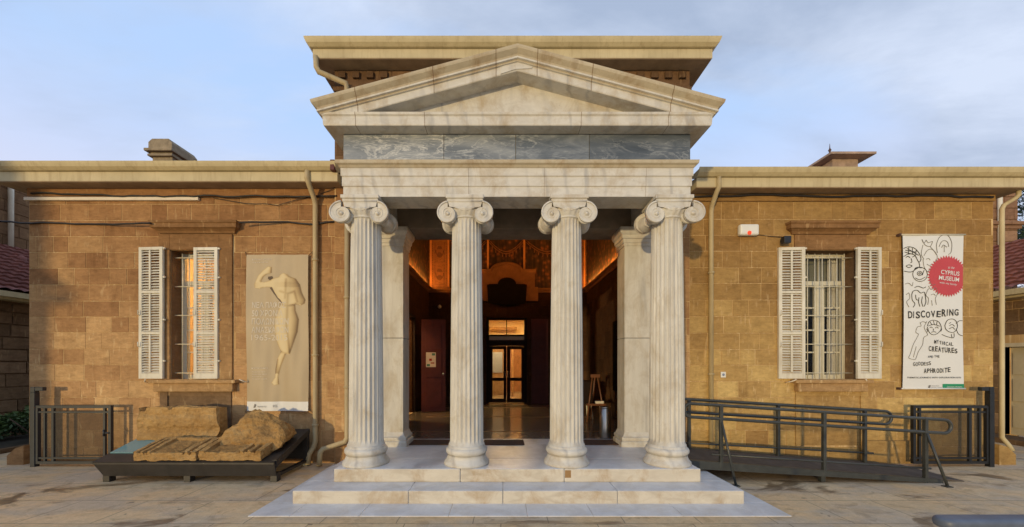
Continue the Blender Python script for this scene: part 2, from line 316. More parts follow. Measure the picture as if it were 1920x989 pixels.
# ------------------------------------------------------------------ mesh builder
ROOTLOC = {}
class MB:
    def __init__(s): s.v = []; s.f = []; s.m = []; s.t = []; s.s = []; s.mat = 0; s.tone = .5; s.smooth = False
    def face(s, idx, tone=None, mat=None, smooth=None):
        s.f.append(tuple(idx)); s.m.append(s.mat if mat is None else mat)
        s.t.append(s.tone if tone is None else tone); s.s.append(s.smooth if smooth is None else smooth)
    def add(s, vs):
        n = len(s.v); s.v += [tuple(p) for p in vs]; return n
    def box(s, x0, x1, y0, y1, z0, z1, **k):
        n = s.add([(x0, y0, z0), (x1, y0, z0), (x1, y1, z0), (x0, y1, z0), (x0, y0, z1), (x1, y0, z1), (x1, y1, z1), (x0, y1, z1)])
        for q in ((0, 3, 2, 1), (4, 5, 6, 7), (0, 1, 5, 4), (1, 2, 6, 5), (2, 3, 7, 6), (3, 0, 4, 7)): s.face([n + i for i in q], **k)
        return s
    def bbox(s, x0, x1, y0, y1, z0, z1, c=.006, **k):
        """box with chamfered edges"""
        bm = bmesh.new(); bmesh.ops.create_cube(bm, size=1)
        for v in bm.verts: v.co = Vector(((x0 + x1) / 2 + v.co.x * (x1 - x0), (y0 + y1) / 2 + v.co.y * (y1 - y0), (z0 + z1) / 2 + v.co.z * (z1 - z0)))
        bmesh.ops.bevel(bm, geom=bm.edges[:], offset=c, segments=2, affect='EDGES', profile=.5)
        s.bm(bm, **k); return s
    def bm(s, bm, mtx=None, **k):
        bm.verts.ensure_lookup_table(); bm.verts.index_update()
        n = s.add([(mtx @ v.co) if mtx else v.co for v in bm.verts])
        for f in bm.faces: s.face([n + v.index for v in f.verts], **k)
        bm.free()
    def prism(s, poly, axis, a, b, **k):
        """poly list of 2D points; axis 'y': (x,z); 'z': (x,y); 'x': (y,z)"""
        def mk(p, t): return {'y': (p[0], t, p[1]), 'z': (p[0], p[1], t), 'x': (t, p[0], p[1])}[axis]
        n = len(poly); i0 = s.add([mk(p, a) for p in poly] + [mk(p, b) for p in poly])
        s.face([i0 + i for i in range(n)], **k); s.face([i0 + n + i for i in reversed(range(n))], **k)
        for i in range(n): j = (i + 1) % n; s.face((i0 + i, i0 + n + i, i0 + n + j, i0 + j), **k)
        return s
    def tube(s, pts, r, seg=10, caps=True, **k):
        pts = [Vector(p) for p in pts]
        pts = [p for i, p in enumerate(pts) if i == 0 or (p - pts[i - 1]).length > 1e-6]
        rs = r if isinstance(r, (list, tuple)) else [r] * len(pts)
        rings = []; up = None
        for i, p in enumerate(pts):
            d = ((pts[min(i + 1, len(pts) - 1)] - p).normalized() if i < len(pts) - 1 else Vector()) + ((p - pts[i - 1]).normalized() if i else Vector())
            d = d.normalized() if d.length > 1e-6 else Vector((0, 0, 1))
            if up is None: up = Vector((0, 0, 1)) if abs(d.z) < .9 else Vector((1, 0, 0))
            a = d.cross(up)
            if a.length < 1e-4: a = d.cross(Vector((0, 1, 0)))
            a.normalize(); b = a.cross(d).normalized(); up = b
            sc = 1.0
            if 0 < i < len(pts) - 1:
                cs = (pts[i + 1] - p).normalized().dot((p - pts[i - 1]).normalized()); sc = 1 / max(.5, math.sqrt(max(.01, (1 + cs) / 2)))
            rings.append(s.add([p + (a * math.cos(2 * PI * j / seg) + b * math.sin(2 * PI * j / seg)) * rs[i] * sc for j in range(seg)]))
        k.setdefault('smooth', True)
        for q in range(len(rings) - 1):
            for j in range(seg):
                s.face((rings[q] + j, rings[q] + (j + 1) % seg, rings[q + 1] + (j + 1) % seg, rings[q + 1] + j), **k)
        if caps:
            k2 = dict(k); k2['smooth'] = False
            s.face([rings[0] + j for j in reversed(range(seg))], **k2); s.face([rings[-1] + j for j in range(seg)], **k2)
        return s
    def lathe(s, prof, c, axis='z', seg=40, smooth=True, **k):
        rings = []
        for r, h in prof:
            ring = []
            for j in range(seg):
                a = 2 * PI * j / seg; u, w = r * math.cos(a), r * math.sin(a)
                ring.append({'z': (c[0] + u, c[1] + w, c[2] + h), 'y': (c[0] + u, c[1] + h, c[2] + w), 'x': (c[0] + h, c[1] + u, c[2] + w)}[axis])
            rings.append(s.add(ring))
        for q in range(len(rings) - 1):
            for j in range(seg): s.face((rings[q] + j, rings[q] + (j + 1) % seg, rings[q + 1] + (j + 1) % seg, rings[q + 1] + j), smooth=smooth, **k)
        s.face([rings[0] + j for j in reversed(range(seg))], **k); s.face([rings[-1] + j for j in range(seg)], **k)
        return s
    def sweep(s, path, prof, closed_prof=True, caps=True, rake=None, **k):
        """path: list of (x,y); prof: list of (outward p, z). Mitred; outward is to the right of travel.
        rake: function (x)->dz added"""
        n = len(path); rows = []
        offs = []
        for i in range(n):
            ns = []
            for a, b in ((i - 1, i), (i, i + 1)):
                if a < 0 or b >= n: continue
                d = (Vector(path[b]) - Vector(path[a])).normalized(); ns.append(Vector((d.y, -d.x)))
            if len(ns) == 2:
                m = (ns[0] + ns[1]); m = m / max(1e-6, m.dot(ns[0]))
            else: m = ns[0]
            offs.append(m)
        for i in range(n):
            pts = []
            for p, z in prof:
                q = Vector(path[i]) + offs[i] * p
                pts.append((q.x, q.y, z + (rake(q.x) if rake else 0)))
            rows.append(s.add(pts))
        m = len(prof); rng = range(m if closed_prof else m - 1)
        for i in range(n - 1):
            for j in rng:
                jj = (j + 1) % m
                s.face((rows[i] + j, rows[i + 1] + j, rows[i + 1] + jj, rows[i] + jj), **k)
        if caps and closed_prof:
            s.face([rows[0] + j for j in range(m)], **k); s.face([rows[-1] + j for j in reversed(range(m))], **k)
        return s
    def build(s, name, mats, parent=None, loc=None, recalc=True):
        if not isinstance(mats, (list, tuple)): mats = [mats]
        if parent is not None: base = ROOTLOC[parent.as_pointer()]; loc = (0, 0, 0)
        else: base = loc or (0, 0, 0)
        me = bpy.data.meshes.new(name)
        me.from_pydata([(x - base[0], y - base[1], z - base[2]) for x, y, z in s.v], [], s.f)
        for m in mats: me.materials.append(M[m] if isinstance(m, str) else m)
        me.polygons.foreach_set('material_index', s.m); me.polygons.foreach_set('use_smooth', s.s)
        at = me.attributes.new('tone', 'FLOAT', 'FACE'); at.data.foreach_set('value', s.t)
        if recalc:
            bm = bmesh.new(); bm.from_mesh(me); bmesh.ops.recalc_face_normals(bm, faces=bm.faces[:]); bm.to_mesh(me); bm.free()
        me.update()
        o = bpy.data.objects.new(name, me); COL.objects.link(o)
        o.location = loc if parent is None and loc else (0, 0, 0)
        if parent is not None: o.parent = parent
        ROOTLOC[o.as_pointer()] = base
        return o
def tag(o, label=None, cat=None, group=None, kind=None):
    if label: o['label'] = label
    if cat: o['category'] = cat
    if group: o['group'] = group
    if kind: o['kind'] = kind
    return o
def thing(name, label, cat, loc, group=None):
    o = bpy.data.objects.new(name, None); COL.objects.link(o); o.location = loc; o.empty_display_size = .2
    ROOTLOC[o.as_pointer()] = tuple(loc); return tag(o, label, cat, group)
def copy_tree(o, parent, dloc=(0, 0, 0)):
    c = o.copy(); COL.objects.link(c); c.parent = parent
    c.location = Vector(o.location) + Vector(dloc)
    for ch in o.children: copy_tree(ch, c)
    return c
def text(string, mat, parent, x, z, y, width=None, height=None, align='LEFT', rot=0, warp=None, name='lettering', extr=.0006, bold=0.0):
    """flat lettering facing -Y; x,z = left/centre and baseline"""
    cu = bpy.data.curves.new(name, 'FONT'); cu.body = string; cu.size = 1; cu.align_x = align; cu.extrude = .0; cu.offset = bold
    ob = bpy.data.objects.new(name, cu); COL.objects.link(ob)
    bpy.context.view_layer.update()
    dg = bpy.context.evaluated_depsgraph_get()
    me = bpy.data.meshes.new_from_object(ob.evaluated_get(dg)); bpy.data.objects.remove(ob)
    xs = [v.co.x for v in me.vertices]; ys = [v.co.y for v in me.vertices]
    w = max(xs) - min(xs); h = max(ys) - min(ys)
    sx = sy = 1
    if width: sx = width / w
    if height: sy = height / h
    if width and not height: sy = sx
    if height and not width: sx = sy
    base = ROOTLOC[parent.as_pointer()]
    c, sn = math.cos(rot), math.sin(rot)
    for v in me.vertices:
        lx, lz = (v.co.x - (min(xs) if align == 'LEFT' else (min(xs) + max(xs)) / 2)) * sx, v.co.y * sy
        px, pz = x + lx * c - lz * sn, z + lx * sn + lz * c
        v.co = (px - base[0], y + (warp(px, pz) if warp else 0) - base[1], pz - base[2])
    me.materials.append(M[mat]); me.name = name
    o = bpy.data.objects.new(name, me); COL.objects.link(o); o.parent = parent; ROOTLOC[o.as_pointer()] = base
    return o

def wall_holes(mb, x0, x1, z0, z1, yf, yb, holes, **k):
    xs = sorted({x0, x1, *[min(max(h[i], x0), x1) for h in holes for i in (0, 1)]})
    for a, b in zip(xs[:-1], xs[1:]):
        m = (a + b) / 2; cuts = sorted([(max(h[2], z0), min(h[3], z1)) for h in holes if h[0] < m < h[1]])
        z = z0
        for c0, c1 in cuts:
            if c0 > z + 1e-4: mb.box(a, b, yf, yb, z, c0, **k)
            z = max(z, c1)
        if z < z1 - 1e-4: mb.box(a, b, yf, yb, z, z1, **k)
def ashlar(mb, x0, x1, z0, z1, y, holes, course=.257, wmin=.22, wmax=.60, gap=.006, proud=.005, seed=1, lo=0, hi=1, axis='y', sgn=-1, rustic=0):
    """courses of individual stone faces in front of a wall plane; axis 'x': x0,x1 run along Y and y is the X plane"""
    rnd = random.Random(seed); z = z0; row = 0
    while z < z1 - .03:
        h = min(course * rnd.uniform(.96, 1.04), z1 - z)
        if z1 - (z + h) < .08: h = z1 - z
        x = x0 - rnd.uniform(0, wmax * .8)
        while x < x1:
            w = rnd.uniform(wmin, wmax); a, b = max(x, x0), min(x + w, x1); x += w
            segs = [(a, b)]
            for hh in holes:
                if hh[2] < z + h - .02 and hh[3] > z + .02:
                    ns = []
                    for p, q in segs:
                        if hh[0] >= q or hh[1] <= p: ns.append((p, q)); continue
                        if hh[0] > p: ns.append((p, hh[0]))
                        if hh[1] < q: ns.append((hh[1], q))
                    segs = ns
            t = min(1, max(0, rnd.gauss(.5, .22))) * (hi - lo) + lo
            for p, q in segs:
                if q - p < .03: continue
                g = gap / 2 * rnd.uniform(.7, 1.5); c = .004 + rustic * .02; d = proud * rnd.uniform(.7, 1.3) + rustic * rnd.uniform(.7, 1.3)
                jz0, jz1 = z + g + rnd.uniform(0, .002), z + h - g
                P = [(p + g, jz0), (q - g, jz0), (q - g, jz1), (p + g, jz1)]
                I = [(p + g + c, jz0 + c), (q - g - c, jz0 + c), (q - g - c, jz1 - c), (p + g + c, jz1 - c)]
                if axis == 'y': n = mb.add([(u, y, w_) for u, w_ in P] + [(u, y + sgn * d, w_) for u, w_ in I])
                else: n = mb.add([(y, u, w_) for u, w_ in P] + [(y + sgn * d, u, w_) for u, w_ in I])
                mb.face((n + 4, n + 5, n + 6, n + 7), tone=t, mat=0)
                for i in range(4): mb.face((n + i, n + (i + 1) % 4, n + 4 + (i + 1) % 4, n + 4 + i), tone=t, mat=0)
        z += h; row += 1

# ------------------------------------------------------------------ setting
g = MB(); G = 260
g.v = [(-G, -G, 0), (G, -G, 0), (G, G, 0), (-G, G, 0)]; g.face((0, 1, 2, 3))
tag(g.build('pavement', 'paving', recalc=False), kind='structure')

# ------------------------------------------------------------------ the museum
YW = 5.95
museum = thing('museum_building', 'long sandstone museum with a white marble portico of four fluted Ionic columns', 'museum', (.18, YW, 0))
WL = (-5.28, -4.50, 1.33, 3.385)   # left window opening
WR = (4.81, 5.64, 1.33, 3.385)
NL = (-5.31, -4.36, .28, 1.12); NR = (4.70, 5.66, .28, 1.10)
XL, XR = -7.54, 7.82
HX0, HX1 = -2.65, 2.96            # hall block
TOPL, TOPR = 4.40, 4.31
# wings
mb = MB(); mb.mat = 1
wall_holes(mb, XL, HX0, 0, TOPL, YW, YW + .28, [WL])
mb.box(XL, XL + .28, YW + .28, 13, 0, TOPL)
fl = [(-5.47, -4.28, 1.33, 3.63), NL]
ashlar(mb, XL, HX0, 0, TOPL - .17, YW, fl, seed=3)
mb.tone = .35; mb.mat = 0
mb.bbox(XL - .001, HX0, YW - .035, YW - .0005, TOPL - .17, TOPL - .002, .01)
mb.prism([(XL - .20, 0), (XL + .06, 0), (XL + .06, .30), (XL - .07, .26), (XL - .20, .14)], 'y', YW - .12, YW + .25)
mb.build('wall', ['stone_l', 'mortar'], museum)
mb = MB(); mb.mat = 1
wall_holes(mb, HX1, XR, 0, TOPR, YW, YW + .28, [WR])
mb.box(XR - .28, XR, YW + .28, 13, 0, TOPR)
fr = [(4.63, 5.79, 1.33, 3.62), NR]
ashlar(mb, HX1, XR, 0, TOPR - .15, YW, fr, seed=11)
mb.tone = .35; mb.mat = 0
mb.bbox(HX1, XR + .001, YW - .035, YW - .0005, TOPR - .15, TOPR - .002, .01)
mb.prism([(XR - .06, 0), (XR + .20, 0), (XR + .20, .16), (XR + .07, .28), (XR - .06, .32)], 'y', YW - .12, YW + .25)
mb.prism([(5.70, 0), (6.95, 0), (6.93, .30), (6.6, .36), (5.70, .36)], 'y', YW - .06, YW - .009)
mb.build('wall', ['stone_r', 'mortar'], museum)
# hall block front wall (lower flanks and upper storey)
AX = (-1.955, -1.525, 1.878, 2.308)   # antae edges
mb = MB(); mb.mat = 1
YH = 5.90
wall_holes(mb, HX0, HX1, 0, 4.6, YH, 6.25, [(AX[0] + .05, AX[3] - .05, 0, 3.80)])
ashlar(mb, HX0, HX1, 0, 4.6, YH, [(AX[0], AX[3], 0, 4.2)], seed=21)
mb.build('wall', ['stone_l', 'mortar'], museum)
mb = MB(); mb.mat = 1
mb.box(HX0, HX1, YH, 6.25, 4.6, 6.21)
ashlar(mb, HX0, HX1, 4.6, 6.20, YH, [], seed=22)
mb.box(HX0, HX0 + .3, 6.25, 12.0, 4.4, 6.3); mb.box(HX1 - .3, HX1, 6.25, 12.0, 4.4, 6.3); mb.box(HX0 + .3, HX1 - .3, 11.9, 12.0, 4.4, 6.3)
# little blocks under the upper eaves, eave shade put into their tone
for cx in (-2.52, -2.30, -2.08, -1.86, 2.17, 2.39, 2.61, 2.83):
    mb.bbox(cx - .055, cx + .055, YH - .05, YH - .008, 6.07, 6.17, .006, mat=0, tone=.0)
mb.bbox(HX0 - .01, HX1 + .01, YH - .05, YH - .009, 5.86, 5.93, .008, mat=0, tone=.3)
mb.build('wall', ['stone_dark', 'stone_dark'], museum)  # darker stone here holds the shade below the eaves in its colour

# eaves
def eaves(path, zs, dp=.23, tall=.14, caps=True):
    fascia = [(0, zs), (dp, zs), (dp, zs + tall), (0, zs + tall)]
    gut = [(dp - .02, zs + tall + .002), (dp + .03, zs + tall + .012), (dp + .07, zs + tall + .05), (dp + .085, zs + tall + .085), (dp + .095, zs + tall + .12), (dp + .085, zs + tall + .122),
           (dp + .072, zs + tall + .10), (0, zs + tall + .10)]
    a = MB(); a.sweep(path, fascia); fo = a.build('eaves_board', 'cream', museum)
    b = MB(); b.sweep(path, gut, smooth=False); go = b.build('gutter', 'cream', museum)
    c = MB(); c.sweep(path, [(.0, zs - .012), (dp - .006, zs - .012), (dp - .006, zs - .002), (.0, zs - .002)]); so = c.build('soffit', 'soffit', museum)
    return fo
eaves([(XL, 12), (XL, YW), (-2.52, YW)], TOPL - .03, .25)
eaves([(2.965, YW), (XR, YW), (XR, 12)], TOPR - .03, .25)
eaves([(HX0, 12), (HX0, YH), (HX1, YH), (HX1, 12)], 6.225, .23, .135)
def tile_roof(name, corner, udir, vdir, nu, nv, du=.2, dv=.3, parent=None, mat='tile'):
    mb = MB(); corner, udir, vdir = Vector(corner), Vector(udir).normalized(), Vector(vdir).normalized(); nn = udir.cross(vdir).normalized()
    if nn.z < 0: nn = -nn
    seg = 6; W = nu * seg + 1
    for j in range(nv):
        for e, lift in ((0, .045), (1, .0)):
            mb.add([corner + udir * (i * du / seg) + vdir * ((j + e) * dv) + nn * (lift + .035 * abs(math.sin(PI * i / seg))) for i in range(W)])
        b = len(mb.v) - 2 * W; t = random.random()
        for i in range(W - 1): mb.face((b + i, b + i + 1, b + W + i + 1, b + W + i), smooth=True)
        if j:
            for i in range(W - 1): mb.face((b - W + i, b - W + i + 1, b + i + 1, b + i))
    return mb.build(name, mat, parent, recalc=False)
def slab_roof(pts, name='roof'):
    m_ = MB(); n = m_.add(pts); m_.face(range(n, n + len(pts))); return m_.build(name, 'tile', museum)
slab_roof([(XL - .3, 5.70, 4.49), (HX0, 5.70, 4.49), (HX0, 9.6, 5.35), (-5.3, 9.6, 5.35)])
slab_roof([(HX1, 5.70, 4.41), (XR + .3, 5.70, 4.41), (5.6, 9.6, 5.3), (HX1, 9.6, 5.3)])
slab_roof([(XL - .3, 5.70, 4.49), (-5.3, 9.6, 5.35), (-5.3, 12.5, 5.35), (XL - .3, 13, 4.49)])
slab_roof([(XR + .3, 5.70, 4.41), (XR + .3, 13, 4.41), (5.6, 12.5, 5.3), (5.6, 9.6, 5.3)])
slab_roof([(-5.3, 9.6, 5.35), (HX0, 9.6, 5.35), (HX0, 12.5, 5.35), (-5.3, 12.5, 5.35)])
slab_roof([(HX1, 9.6, 5.3), (5.6, 9.6, 5.3), (5.6, 12.5, 5.3), (HX1, 12.5, 5.3)])
slab_roof([(HX0 - .27, 5.64, 6.43), (HX1 + .27, 5.64, 6.43), (.155, 9.0, 7.0)])
slab_roof([(HX0 - .27, 5.64, 6.43), (.155, 9.0, 7.0), (HX0 - .27, 12.1, 6.43)])
slab_roof([(HX1 + .27, 5.64, 6.43), (HX1 + .27, 12.1, 6.43), (.155, 9.0, 7.0)])
slab_roof([(HX0 - .27, 12.1, 6.43), (.155, 9.0, 7.0), (HX1 + .27, 12.1, 6.43)])
# ridge tile ends just showing over the left gutter, one over the right
for px, zz, Y in ((42, 4.655, 5.66), (89, 4.655, 5.66), (134, 4.65, 5.66), (176, 4.645, 5.66), (497, 4.64, 5.66)):
    m_ = MB(); x = PX(px, Y); m_.tube([(x, Y, zz - .03), (x, Y + .25, zz + .01)], .022, 8); m_.build('tile_end', 'tile', museum)
m_ = MB(); m_.tube([(PX(581, 5.66), 5.66, 6.485), (PX(581, 5.66), 5.9, 6.50)], .028, 8); m_.build('tile_end', 'tile', museum)
for px in (1800, 1862):
    m_ = MB(); m_.tube([(PX(px, 6.5) - .25, 6.5, 4.86), (PX(px, 6.5) + .1, 6.5, 4.93)], .05, 8); m_.build('tile_end', 'tile', museum)
# bit of maroon flashing by the hall block
m_ = MB(); m_.bbox(-2.60, -2.53, 5.62, 5.70, 4.50, 4.66, .01); m_.build('flashing', 'maroon', museum)

# chimney on the left roof
m_ = MB(); m_.tone = .45
m_.bbox(-7.50, -7.07, 8.0, 8.55, 4.7, 6.00, .01); m_.bbox(-7.56, -7.03, 7.94, 8.6, 6.0, 6.05, .012)
m_.bbox(-7.60, -7.00, 7.90, 8.64, 6.09, 6.15, .012); m_.bbox(-7.52, -7.06, 7.98, 8.56, 6.05, 6.09, .004)
m_.prism([(-7.53, 6.15), (-7.03, 6.15), (-7.03, 6.27), (-7.10, 6.36), (-7.45, 6.36), (-7.53, 6.29)], 'y', 7.94, 8.6)
m_.build('chimney', 'stone_grey', museum)
# roof ventilator with finial on the right roof
m_ = MB(); cx, cy = 8.08, 9.1; z0 = 6.40
m_.box(cx - .30, cx + .30, cy - .3, cy + .3, 4.3, z0, tone=.6)
n = m_.add([(cx - .52, cy - .52, z0), (cx + .52, cy - .52, z0), (cx + .52, cy + .52, z0), (cx - .52, cy + .52, z0),
            (cx - .52, cy - .52, z0 + .05), (cx + .52, cy - .52, z0 + .05), (cx + .52, cy + .52, z0 + .05), (cx - .52, cy + .52, z0 + .05), (cx - .1, cy, z0 + .26)])
for q in ((0, 3, 2, 1), (0, 1, 5, 4), (1, 2, 6, 5), (2, 3, 7, 6), (3, 0, 4, 7), (4, 5, 8), (5, 6, 8), (6, 7, 8), (7, 4, 8)): m_.face([n + i for i in q], tone=.8)
vent = m_.build('roof_ventilator', 'vent_stone', museum)
m_ = MB(); m_.lathe([(.06, 0), (.05, .03), (.02, .05), (.018, .10), (.035, .13), (.018, .16), (.010, .19), (.004, .29)], (cx - .1, cy, z0 + .24), seg=12)
m_.build('finial', 'rust', vent)

# downpipes
def pipe(pts, r=.045, mat='pipe', name='downpipe', clips=()):
    m_ = MB(); m_.tube(pts, r, 12)
    for c in clips: m_.lathe([(r + .012, 0), (r + .012, .03)], c, seg=12)
    return m_.build(name, mat, museum)
x0 = PX(577, 5.70); x1 = PX(592, 5.90)
pipe([(x0, 5.69, 4.52), (x0, 5.68, 4.40), (x0 + .01, 5.72, 4.33), (x1, 5.86, 4.16), (x1, 5.89, 4.08), (x1, 5.89, .36), (x1 - .02, 5.87, .26), (x1 - .06, 5.80, .17), (x1 - .06, 5.78, .02)], .039,
     clips=[(x1, 5.89, 3.2), (x1, 5.89, 1.7), (x1, 5.89, .6)])
x2 = PX(651, 5.84)
pipe([(x2, 5.835, 3.82), (x2, 5.835, .42), (x2 - .03, 5.82, .36), (x2 - .33, 5.74, .27), (x2 - .37, 5.73, .22), (x2 - .38, 5.72, .02)], .038, clips=[(x2, 5.835, 2.6), (x2, 5.835, 1.2)])
pipe([(PX(592, 5.66), 5.66, 6.24), (PX(593, 5.66), 5.66, 6.08), (PX(598, 5.68), 5.68, 6.02), (PX(648, 5.82), 5.82, 5.95), (x2, 5.83, 5.90), (x2, 5.835, 3.80)], .038)
x3 = PX(1347, 5.70); x4 = PX(1333, 5.9)
pipe([(x3, 5.69, 4.43), (x3, 5.68, 4.28), (x3 - .02, 5.72, 4.2), (x4, 5.87, 4.06), (x4, 5.895, 3.98), (x4, 5.895, .03)], .034, clips=[(x4, 5.895, 3.0), (x4, 5.895, 1.4)])
x5 = XR + .06
pipe([(8.02, 5.80, 4.27), (8.02, 5.80, 4.20), (7.99, 5.81, 4.16), (x5 + .02, 5.88, 4.08), (x5, 5.89, 4.02), (x5, 5.89, .42), (x5 + .07, 5.86, .30), (x5 + .10, 5.84, .22)], .029, 'cream')

# windows ------------------------------------------------------------
def window(op, lit, lint, band, sill, seed):
    x0, x1, z0, z1 = op
    fr = MB()   # casement frame set back in the reveal
    yb = YW + .20
    for a, b in ((x0, x0 + .05), (x1 - .05, x1)): fr.box(a, b, yb, yb + .05, z0, z1)
    fr.box(x0 + .05, x1 - .05, yb, yb + .05, z1 - .06, z1); fr.box(x0 + .05, x1 - .05, yb, yb + .05, z0, z0 + .07)
    zt = z1 - .52; xm = (x0 + x1) / 2
    fr.box(x0 + .05, x1 - .05, yb - .01, yb + .05, zt, zt + .07)
    fr.box(xm - .05, xm + .05, yb - .005, yb + .05, z0 + .07, zt)
    for xx in (x0 + .05, xm + .05): 
        a, b = xx, xx + (x1 - x0) / 2 - .10
        fr.box(a, a + .03, yb + .004, yb + .045, z0 + .07, zt); fr.box(b - .03, b, yb + .004, yb + .045, z0 + .07, zt)
        for q in range(1, 4):
            zz = z0 + .07 + (zt - z0 - .07) * q / 4; fr.box(a + .03, b - .03, yb + .008, yb + .04, zz - .011, zz + .011)
    fr.box(xm - .012, xm + .012, yb + .008, yb + .04, zt + .07, z1 - .06)
    w = fr.build('window', 'white_trim', museum)
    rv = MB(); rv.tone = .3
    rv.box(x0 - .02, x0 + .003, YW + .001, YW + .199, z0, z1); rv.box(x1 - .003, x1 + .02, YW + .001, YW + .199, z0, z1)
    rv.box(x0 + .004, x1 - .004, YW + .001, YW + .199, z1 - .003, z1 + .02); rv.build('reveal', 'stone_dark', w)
    p = MB(); p.box(x0 + .05, x1 - .05, yb + .02, yb + .026, z0 + .07, z1 - .06); p.build('pane', 'glass', w)
    # surround
    s = MB(); s.tone = .35; bx0, bx1, bz = band
    s.bbox(bx0, x0 - .003, YW - .028, YW + .02, z0, bz, .006); s.bbox(x1 + .003, bx1, YW - .028, YW + .02, z0, bz, .006); s.bbox(x0 - .003, x1 + .003, YW - .0275, YW + .02, z1 + .003, bz, .006)
    s.build('surround', 'stone_trim', w)
    li = MB(); li.tone = .38; lx0, lx1, lz0, lz1 = lint
    li.sweep([(lx0 + .1, YW), (lx0 + .1, YW - .01), (lx1 - .1, YW - .01), (lx1 - .1, YW)], [(0, lz0), (.025, lz0), (.04, lz0 + .035), (.07, lz0 + .06), (.10, lz0 + .075), (.10, lz1 - .045), (.115, lz1 - .03), (.115, lz1), (0, lz1 + .01)])
    li.build('lintel', 'stone_trim', w)
    si = MB(); si.tone = .6; sx0, sx1, sz0 = sill
    si.bbox(sx0, sx1, YW - .13, YW + .2, z0 - .055, z0 - .003, .008); si.bbox(sx0 + .06, sx1 - .06, YW - .10, YW - .001, sz0, z0 - .056, .012)
    si.build('sill', 'stone_trim', w)
    ni = MB(); ni.tone = .3; nx0, nx1 = bx0 + .14, bx1 - .09
    ni.box(bx0 + .02, nx0, YW - .025, YW - .008, .28, sz0 - .004); ni.box(nx1, bx1 - .02, YW - .025, YW - .008, .28, sz0 - .004); ni.box(nx0, nx1, YW - .020, YW - .008, sz0 - .07, sz0 - .004)
    ni.box(nx0, nx1, YW - .005, YW - .002, .28, sz0 - .07, tone=.15)
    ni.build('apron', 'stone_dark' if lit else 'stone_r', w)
    # iron bars
    b = MB(); yy = YW + .07
    for q in range(5):
        zz = z1 - .10 - q * (z1 - z0 - .2) / 4
        b.tube([(x0 - .001, yy, zz), (x1 + .001, yy, zz)], .008, 6)
    for q in range(1, 7):
        xx = x0 + (x1 - x0) * q / 7; b.tube([(xx, yy + .012, z0 + .01), (xx, yy + .012, z1 - .03)], .0075, 6)
    b.build('window_bars', 'white_trim', w)
    # curtain inside
    c = MB(); yc = YW + .34
    def drape(a, bb):
        nn = 40
        for i in range(nn + 1):
            t = i / nn; xx = a + (bb - a) * t; dy = .022 * math.sin(t * 34 + seed)
            c.add([(xx, yc + dy, z0 - .05), (xx, yc + dy * .5, z1 + .05)])
        k0 = len(c.v) - 2 * (nn + 1)
        for i in range(nn): c.face((k0 + 2 * i, k0 + 2 * i + 2, k0 + 2 * i + 3, k0 + 2 * i + 1), smooth=True)
    if lit: drape(x0 - .17, x0 - .03)
    else:
        drape(x1 - .16, x1 + .10); drape(x0 - .1, x0 + .05)
        bl = MB(); bl.box(x0 - .1, x1 + .1, yc + .05, yc + .055, z0 + 1.05, z1 + .02); bl.build('blind', 'blind', w)
    c.build('curtain', 'curtain', w)
    return w
wl = window(WL, True, (-5.52, -4.17, 3.645, 3.825), (-5.46, -4.29, 3.64), (-5.54, -4.17, 1.14), 1)
wr = window(WR, False, (4.52, 5.90, 3.635, 3.815), (4.64, 5.78, 3.63), (4.58, 5.80, 1.14), 2)
def shutter(parent, hinge, ang, width, side, rod=True):
    """leaf from hinge (x,y); side +1 extends to +x before turning; ang about Z"""
    z0, z1 = 1.345, 3.42
    m_ = MB(); T = .035; st = .05
    m_.box(0, st, -T / 2, T / 2, z0, z1); m_.box(width - st, width, -T / 2, T / 2, z0, z1)
    zs = [z0, z0 + .085, z0 + .70, z0 + .735, z0 + 1.35, z0 + 1.385, z1 - .045, z1]
    for a, b in ((0, 1), (2, 3), (4, 5), (6, 7)): m_.box(st, width - st, -T / 2 + .001, T / 2 - .001, zs[a], zs[b])
    for a, b in ((1, 2), (3, 4), (5, 6)):
        k = 15; hgt = zs[b] - zs[a]
        for i in range(k):
            zc = zs[a] + hgt * (i + .5) / k
            dz, dy = .013 + random.uniform(-.003, .002), .015; zc += random.uniform(-.003, .003)
            n = m_.add([(st, -dy, zc - dz), (width - st, -dy, zc - dz), (width - st, dy, zc + dz), (st, dy, zc + dz), (st, -dy, zc - dz + .006), (width - st, -dy, zc - dz + .006), (width - st, dy, zc + dz + .006), (st, dy, zc + dz + .006)])
            for q in ((0, 3, 2, 1), (4, 5, 6, 7), (0, 1, 5, 4), (2, 3, 7, 6)): m_.face([n + j for j in q])
        if rod: m_.box(width * .52 - .014, width * .52 + .014, -T / 2 - .006, -.012, zs[a] + .02, zs[b] - .01)
    # hooks and hinges
    for zz in (z0 + .5, z0 + 1.0):
        m_.tube([(width - .02, -T / 2, zz), (width - .02, -T / 2 - .03, zz + .01), (width - .02, -T / 2 - .03, zz + .08)], .006, 6)
    for zz in (z0 + .28, z0 + .93, z0 + 1.6, z1 - .02): m_.box(-.03, .02, -.012, .012, zz - .012, zz + .012)
    if side < 0: m_.v = [(-x, y, z) for x, y, z in m_.v]
    c, s_ = math.cos(ang), math.sin(ang)
    m_.v = [(hinge[0] + x * c - y * s_, hinge[1] + x * s_ + y * c, z) for x, y, z in m_.v]
    m_.build('shutter', 'white_paint', parent)
shutter(wl, (-5.345, 5.885), math.radians(-4), .40, -1)
shutter(wl, (-4.50, 5.91), math.radians(-1.5), .385, -1, rod=False)
shutter(wr, (4.775, 5.90), math.radians(-3), .40, -1)
shutter(wr, (5.60, 5.90), math.radians(2), .39, 1)
